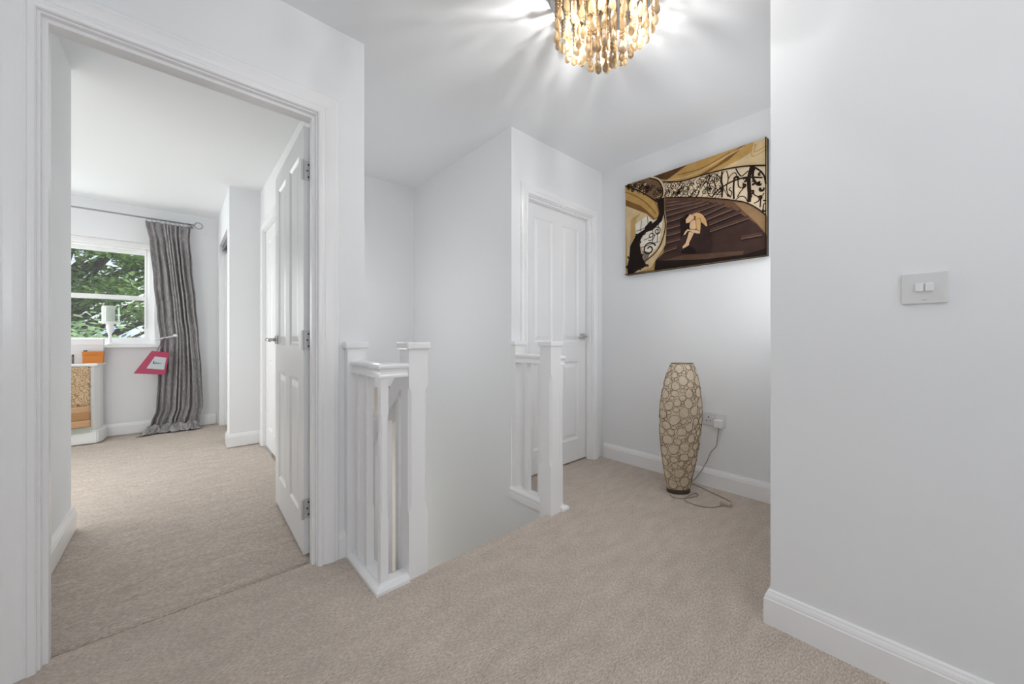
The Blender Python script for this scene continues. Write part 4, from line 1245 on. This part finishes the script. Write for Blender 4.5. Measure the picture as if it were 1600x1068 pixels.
tb = thing('tieback', 'silver cord tieback hooked around the grey curtain', 'tieback', (-0.155, CYV, 1.0))
bm = B()
pts = flow([(0.155 + 0.0, 0.115, 0.0), (0.02 - 0.03, 0.06, -0.005), (-0.035, 0.0, -0.012), (-0.025, -0.052, -0.012), (0.03, -0.068, 0.000), (0.085, -0.070, 0.016), (0.118, -0.060, 0.026)])
tube(bm, pts, 0.0085, 8)
obj('cord', bm, mat('silver_rope', (0.62, 0.62, 0.64), 0.35, var=0.12, var_scale=120), tb, smooth=True)
bm = B(); uv_bead(bm, (0.122, -0.062, 0.028), 0.020, 0.018, 12, 8)
obj('knob', bm, mat('silver_knob', (0.75, 0.75, 0.76), 0.25), tb, smooth=True)

# pink gift bag hanging by its handle from the tieback
bg = thing('gift_bag', 'small pink gift bag hanging from the curtain tieback', 'bag', (-0.346, 5.372, 0.642))
M_PINK = mat('hot_pink_card', (0.40, 0.035, 0.095), 0.4, coat=0.1)
bm = B()
def quadbox(bm, front, depth):
    a = [Vector((x, -depth / 2, z)) for x, z in front]; b = [Vector((x, depth / 2, z)) for x, z in front]
    va = [bm.verts.new(p) for p in a]; vb = [bm.verts.new(p) for p in b]
    bm.faces.new(va); bm.faces.new(list(reversed(vb)))
    for i in range(len(front)):
        j = (i + 1) % len(front)
        bm.faces.new((va[j], va[i], vb[i], vb[j]))
    bmesh.ops.recalc_face_normals(bm, faces=bm.faces)
quadbox(bm, [(0.0, 0.0), (0.235, -0.028), (0.265, 0.205), (0.131, 0.226)], 0.05)
obj('bag_body', bm, M_PINK, bg)
bm = B()
quadbox(bm, [(0.092, 0.046), (0.225, 0.026), (0.243, 0.150), (0.156, 0.168)], 0.0515)
lb = obj('label_panel', bm, mat('pale_grey_label', (0.50, 0.55, 0.58), 0.5), bg)
bm = B()
tube(bm, flow([(x + 0.118, y, z + 0.008) for x, y, z in ((0.022, -0.0265, 0.092), (0.032, -0.0265, 0.112), (0.028, -0.0265, 0.084), (0.042, -0.0265, 0.090), (0.048, -0.0265, 0.098), (0.052, -0.0265, 0.084), (0.062, -0.0265, 0.094), (0.068, -0.0265, 0.082), (0.084, -0.0265, 0.086))], 4), 0.0022, 5)
obj('script', bm, mat('dark_teal_print', (0.06, 0.10, 0.12), 0.5), lb)
for dy in (-0.022, 0.022):
    bm = B()
    tube(bm, flow([(0.168, dy, 0.214), (0.190, dy * 0.7, 0.275), (0.224, dy * 0.3, 0.352), (0.232, -0.004, 0.360), (0.232, dy * 0.6, 0.335), (0.210, dy, 0.26), (0.196, dy, 0.206)]), 0.003, 6)
    obj('handle', bm, mat('plum_cord', (0.12, 0.05, 0.09), 0.5), bg, smooth=True)

# ------------------------------------------------------------------ sliding wardrobe door
wd = thing('wardrobe_door', 'white sliding wardrobe door behind the bulkhead', 'wardrobe door', (0.40, 4.93, 0))
bm = B(); box(bm, 0.0, 0.022, -0.30, 0.485, 0.012, 1.97, 0.002)
obj('door_panel', bm, M_DOOR, wd)
bm = B(); box(bm, -0.006, 0.0, 0.455, 0.485, 0.012, 1.97, 0.002); box(bm, -0.006, 0.0, -0.30, -0.27, 0.012, 1.97, 0.002)
obj('edge_stile', bm, M_GLOSS, wd)
bm = B(); box(bm, 0.37, 0.45, 4.46, 5.41, 2.03, 2.054); box(bm, 0.37, 0.376, 4.46, 5.41, 2.0, 2.03)
obj('trim_6', bm, mat('grey_track', (0.25, 0.25, 0.26), 0.4, metal=0.7), kind='structure', label='grey track above the sliding wardrobe door', cat='track')

# ------------------------------------------------------------------ dressing table
DY0 = 5.285
dt = thing('dressing_table', 'white dressing table with cut corner below the window', 'dressing table', (-0.80, 5.40, 0))
FRONT = [(-1.75, DY0), (-0.593, DY0), (-0.560, 5.365), (-0.555, 5.512), (-1.75, 5.512)]
def inset(poly, d):
    return [(x - (d if x > -1.0 else -d), y + (d if y < 5.5 else 0)) for x, y in poly]
def rprism(poly, z0, z1, bev=0.0):
    bm = B(); prism(bm, poly, z0, z1)
    if bev:
        bmesh.ops.bevel(bm, geom=list(bm.edges), offset=bev, segments=2, affect='EDGES')
    return rel(bm, dt)
M_CAB = mat('white_satin_cabinet', (0.80, 0.81, 0.80), 0.35)
obj('carcass', rprism(inset(FRONT, 0.014), 0.10, 0.735), M_CAB, dt)
obj('plinth', rprism(inset(FRONT, -0.012), 0.0, 0.125, 0.010), M_CAB, dt)
obj('table_top', rprism(inset(FRONT, -0.010), 0.735, 0.760, 0.006), M_CAB, dt)
for (z0, z1) in ((0.545, 0.725), (0.350, 0.535), (0.150, 0.340)):
    bm = B(); box(bm, -1.25, -0.614, DY0 - 0.002, DY0 + 0.013, z0, z1, 0.003); rel(bm, dt)
    dr = obj('drawer', bm, M_CAB, dt)
    bm = B(); tube(bm, [(-1.13, DY0 - 0.001, (z0 + z1) / 2), (-1.13, DY0 - 0.022, (z0 + z1) / 2)], [0.007, 0.012], 12); rel(bm, dt)
    obj('knob', bm, M_CHROME, dr)

# scarf folded over the edge
sc = thing('scarf', 'tan patterned scarf with pale fringe hanging over the dressing table', 'scarf', (-0.80, DY0 - 0.02, 0.40))
def scarf_material():
    m = bpy.data.materials.new('tan_woven_scarf')
    m.use_nodes = True
    t = m.node_tree
    b = t.nodes['Principled BSDF']
    b.inputs['Roughness'].default_value = 0.85
    tc = t.nodes.new('ShaderNodeTexCoord')
    v = t.nodes.new('ShaderNodeTexVoronoi'); v.inputs['Scale'].default_value = 34; v.feature = 'F1'
    mp = t.nodes.new('ShaderNodeMapping'); mp.inputs['Scale'].default_value = (1.0, 0.0, 0.8)
    t.links.new(tc.outputs['Object'], mp.inputs['Vector']); t.links.new(mp.outputs[0], v.inputs['Vector'])
    mth = t.nodes.new('ShaderNodeMath'); mth.operation = 'PINGPONG'; mth.inputs[1].default_value = 0.2
    t.links.new(v.outputs['Distance'], mth.inputs[0])
    r = t.nodes.new('ShaderNodeValToRGB')
    r.color_ramp.elements[0].position = 0.10; r.color_ramp.elements[0].color = (0.60, 0.44, 0.27, 1)
    r.color_ramp.elements[1].position = 0.17; r.color_ramp.elements[1].color = (0.30, 0.185, 0.095, 1)
    t.links.new(mth.outputs[0], r.inputs['Fac']); t.links.new(r.outputs[0], b.inputs['Base Color'])
    return m
def scarf_bm(z0, z1, flare=0.0, rows=10):
    bm = B()
    g = []
    for j in range(rows + 1):
        z = z0 + (z1 - z0) * j / rows
        row = []
        for i in range(25):
            s = i / 24
            x = -1.02 + (0.393 + 0.02 * max(0, 0.35 - z)) * s
            y = DY0 - 0.020 - 0.006 * math.sin(s * 9 + z * 3) - 0.010 * max(0, 0.35 - z) * 2
            row.append(bm.verts.new((x, y, z + 0.012 * (s - 0.5) * (1 if z < 0.6 else 0))))
        g.append(row)
    for j in range(rows):
        for i in range(24):
            bm.faces.new((g[j][i], g[j][i + 1], g[j + 1][i + 1], g[j + 1][i]))
    return rel(bm, sc)
def fabric(name, bmx, m):
    o = obj(name, bmx, m, sc, smooth=True)
    s = o.modifiers.new('thickness', 'SOLIDIFY'); s.thickness = 0.004
    return o
fabric('patterned_cloth', scarf_bm(0.355, 0.732), scarf_material())
M_BAND1 = mat('light_tan_band', (0.52, 0.32, 0.18), 0.85, var=0.08, var_scale=90)
M_BAND2 = mat('mid_tan_band', (0.42, 0.23, 0.10), 0.85, var=0.08, var_scale=90)
fabric('band', scarf_bm(0.290, 0.355, rows=4), M_BAND1)
fabric('band', scarf_bm(0.222, 0.290, rows=4), M_BAND2)
fabric('band', scarf_bm(0.155, 0.222, rows=4), M_BAND1)
bm = B()
for k in range(70):
    x = -1.018 + 0.395 * k / 69
    z = 0.158 + 0.012 * (k / 69 - 0.5)
    tube(bm, [(x, DY0 - 0.022, z), (x + random.uniform(-0.004, 0.004), DY0 - 0.019, z - 0.03), (x + random.uniform(-0.006, 0.006), DY0 - 0.016, z - 0.058)], 0.0022, 4)
obj('fringe', rel(bm, sc), mat('pale_mint_fringe', (0.62, 0.66, 0.58), 0.8), sc)

# things on the dressing table
ZT = 0.7605
bx = thing('orange_box', 'small orange gift box at the end of the dressing table', 'box', (-0.617, 5.362, ZT))
M_ORANGE = mat('bright_orange_card', (0.60, 0.19, 0.015), 0.5)
bm = B(); box(bm, -0.068, 0.066, -0.035, 0.035, 0.0, 0.075, 0.002)
obj('box_body', bm, M_ORANGE, bx)
bm = B(); box(bm, -0.070, 0.068, -0.037, 0.037, 0.072, 0.112, 0.002)
obj('box_lid', bm, M_ORANGE, bx)
bm = B()
random.seed(3)
x = -0.045
while x < 0.030:
    w = random.choice((0.0035, 0.005, 0.006))
    box(bm, x, x + w, -0.0378, -0.0368, 0.076, 0.083)
    x += w + (0.0025 if random.random() > 0.15 else 0.006)
obj('printed_line', bm, mat('brown_print', (0.30, 0.10, 0.012), 0.5), bx)
wb = thing('white_storage_box', 'large white box behind the orange box', 'box', (-0.80, 5.463, ZT))
bm = B(); box(bm, -0.30, 0.238, -0.042, 0.042, 0.0, 0.215, 0.003)
obj('box_body', bm, mat('matt_white_card', (0.74, 0.74, 0.75), 0.6), wb)
bm = B(); box(bm, -0.303, 0.241, -0.045, 0.045, 0.172, 0.232, 0.004)
obj('box_lid', bm, mat('white_lid_card', (0.82, 0.82, 0.82), 0.5), wb)
pf = thing('dark_bottle', 'small dark rod-like bottle left of the orange box', 'bottle', (-0.748, 5.36, ZT))
bm = B(); lathe(bm, [(0.008, 0.0), (0.008, 0.06), (0.006, 0.064)], 12)
obj('bottle_body', bm, mat('grey_bottle', (0.12, 0.12, 0.13), 0.3), pf, smooth=True)
bm = B(); lathe(bm, [(0.007, 0.064), (0.0075, 0.066), (0.0075, 0.082), (0.005, 0.085)], 12)
obj('bottle_cap', bm, M_DARK, pf, smooth=True)
bw = thing('bow_clip', 'tiny dark bow clip resting on the orange box', 'hair clip', (-0.668, 5.350, ZT + 0.1122))
bm = B()
uv_bead(bm, (-0.007, 0, 0.006), 0.007, 0.006); uv_bead(bm, (0.007, 0, 0.006), 0.007, 0.006)
obj('bow', bm, M_DARK, bw, smooth=True)
bm = B(); box(bm, -0.010, 0.010, -0.003, 0.003, 0.0, 0.003)
obj('clip', bm, M_DARK, bw)

# candle holder standing on the sill
cn = thing('candle_holder', 'white pedestal candle holder on the sill before the window', 'candle holder', (-0.530, 5.578, wz0 - 0.001))
M_CERAM = mat('white_gloss_ceramic', (0.84, 0.84, 0.84), 0.2)
bm = B()
lathe(bm, [(0.055, 0.0), (0.056, 0.006), (0.040, 0.014), (0.018, 0.026), (0.012, 0.045), (0.013, 0.11), (0.022, 0.135), (0.027, 0.15), (0.023, 0.162), (0.028, 0.172), (0.030, 0.190), (0.024, 0.205),
           (0.035, 0.218), (0.078, 0.230), (0.082, 0.236), (0.080, 0.241), (0.03, 0.240)], 28)
obj('pedestal', bm, M_CERAM, cn, smooth=True)
bm = B()
lathe(bm, [(0.0445, 0.241), (0.046, 0.246), (0.046, 0.395), (0.043, 0.402), (0.012, 0.401)], 28, (-0.012, 0))
c_ = obj('candle', bm, mat('ivory_wax', (0.74, 0.72, 0.70), 0.5), cn, smooth=True)
bm = B(); tube(bm, [(-0.012, 0, 0.400), (-0.012, 0, 0.412)], 0.0015, 6)
obj('wick', bm, M_DARK, c_)
bm = B()
rings = [[(0.006 + 0.066 * math.cos(6.283 * k / 28), 0.066 * math.sin(6.283 * k / 28), z) for k in range(28)] for z in (0.242, 0.385)]
loft(bm, rings, cap=False)
obj('glass_shade', bm, M_HURRICANE, cn, smooth=True)

# ------------------------------------------------------------------ outside: trees beyond the window
bm = B(); box(bm, -25, 25, 6.2, 60, -3.0, -2.9)
obj('floor', bm, M_GRASS, kind='structure', label='grass outside the house', cat='ground')
def leaf_cluster(bm, c, rx, ry, rz, n, size, rnd):
    for _ in range(n):
        while True:
            p = Vector((rnd.uniform(-1, 1), rnd.uniform(-1, 1), rnd.uniform(-1, 1)))
            if p.length < 1:
                break
        q = Vector(c) + Vector((p.x * rx, p.y * ry, p.z * rz))
        s = size * rnd.uniform(0.6, 1.3)
        a = Vector((rnd.uniform(-1, 1), rnd.uniform(-1, 1), rnd.uniform(-0.55, 0.25))).normalized()
        nrm = Vector((rnd.uniform(-0.6, 0.6), rnd.uniform(-0.6, 0.6), 1)).normalized()
        b = nrm.cross(a).normalized()
        v = [bm.verts.new(q), bm.verts.new(q + a * s * 0.5 + b * s * 0.36 - nrm * s * 0.08), bm.verts.new(q + a * s - nrm * s * 0.12), bm.verts.new(q + a * s * 0.5 - b * s * 0.36 - nrm * s * 0.08)]
        bm.faces.new(v)
def tree(name, label, loc, height, crown, seed, n_cl, leaf_m, leaf_size, n_leaf, trunk_r, low, flat=0.34, keep=None):
    rnd = random.Random(seed)
    root = thing(name, label, 'tree', loc, group='trees outside the bedroom window')
    tb_, fb = B(), B()
    tube(tb_, flow([(0, 0, -0.03), (0.1, 0.05, height * 0.3), (-0.05, 0.1, height * 0.6), (0.1, 0, height * 0.92)]), [trunk_r * (1 - 0.8 * k / 18) for k in range(19)], 10)
    for k in range(n_cl):
        zf = rnd.uniform(low, 1.0)
        rr = crown * math.sqrt(max(0.05, 1 - ((zf - 0.55) / 0.52) ** 2)) * math.sqrt(rnd.random())
        a = rnd.uniform(0, 6.283)
        c = Vector((rr * math.cos(a), rr * math.sin(a), height * zf))
        st_ = Vector((0, 0, max(height * 0.25, c.z - 0.55 * rr - 0.2)))
        mid = (st_ + c) / 2 + Vector((rnd.uniform(-0.2, 0.2), rnd.uniform(-0.2, 0.2), 0.25))
        if k % 2 == 0:
            tube(tb_, flow([st_, mid, c], 4), [trunk_r * 0.36 * (1 - 0.85 * q / 8) for q in range(9)], 6)
        s = rnd.uniform(0.6, 1.1)
        leaf_cluster(fb, c, 0.85 * s, 0.85 * s, flat * s, n_leaf, leaf_size, rnd)
    obj('trunk', tb_, M_BARK, root, smooth=True)
    obj('foliage', fb, leaf_m, root)
    return root
tree('broadleaf_tree', 'large green broadleaf tree filling the bedroom window', (-2.5, 14.8, -2.9), 9.0, 3.7, 5, 210, M_LEAF, 0.125, 240, 0.26, 0.30)
tree('hedge_tree', 'paler leafy bush low behind the sill', (-1.6, 8.2, -2.9), 3.95, 1.15, 6, 50, M_LEAF2, 0.11, 230, 0.10, 0.25, 0.45)
tree('distant_tree', 'hazy darker tree low in the window at right', (0.7, 23.6, -2.9), 5.6, 3.0, 9, 50, M_LEAF, 0.2, 200, 0.2, 0.3, 0.45)
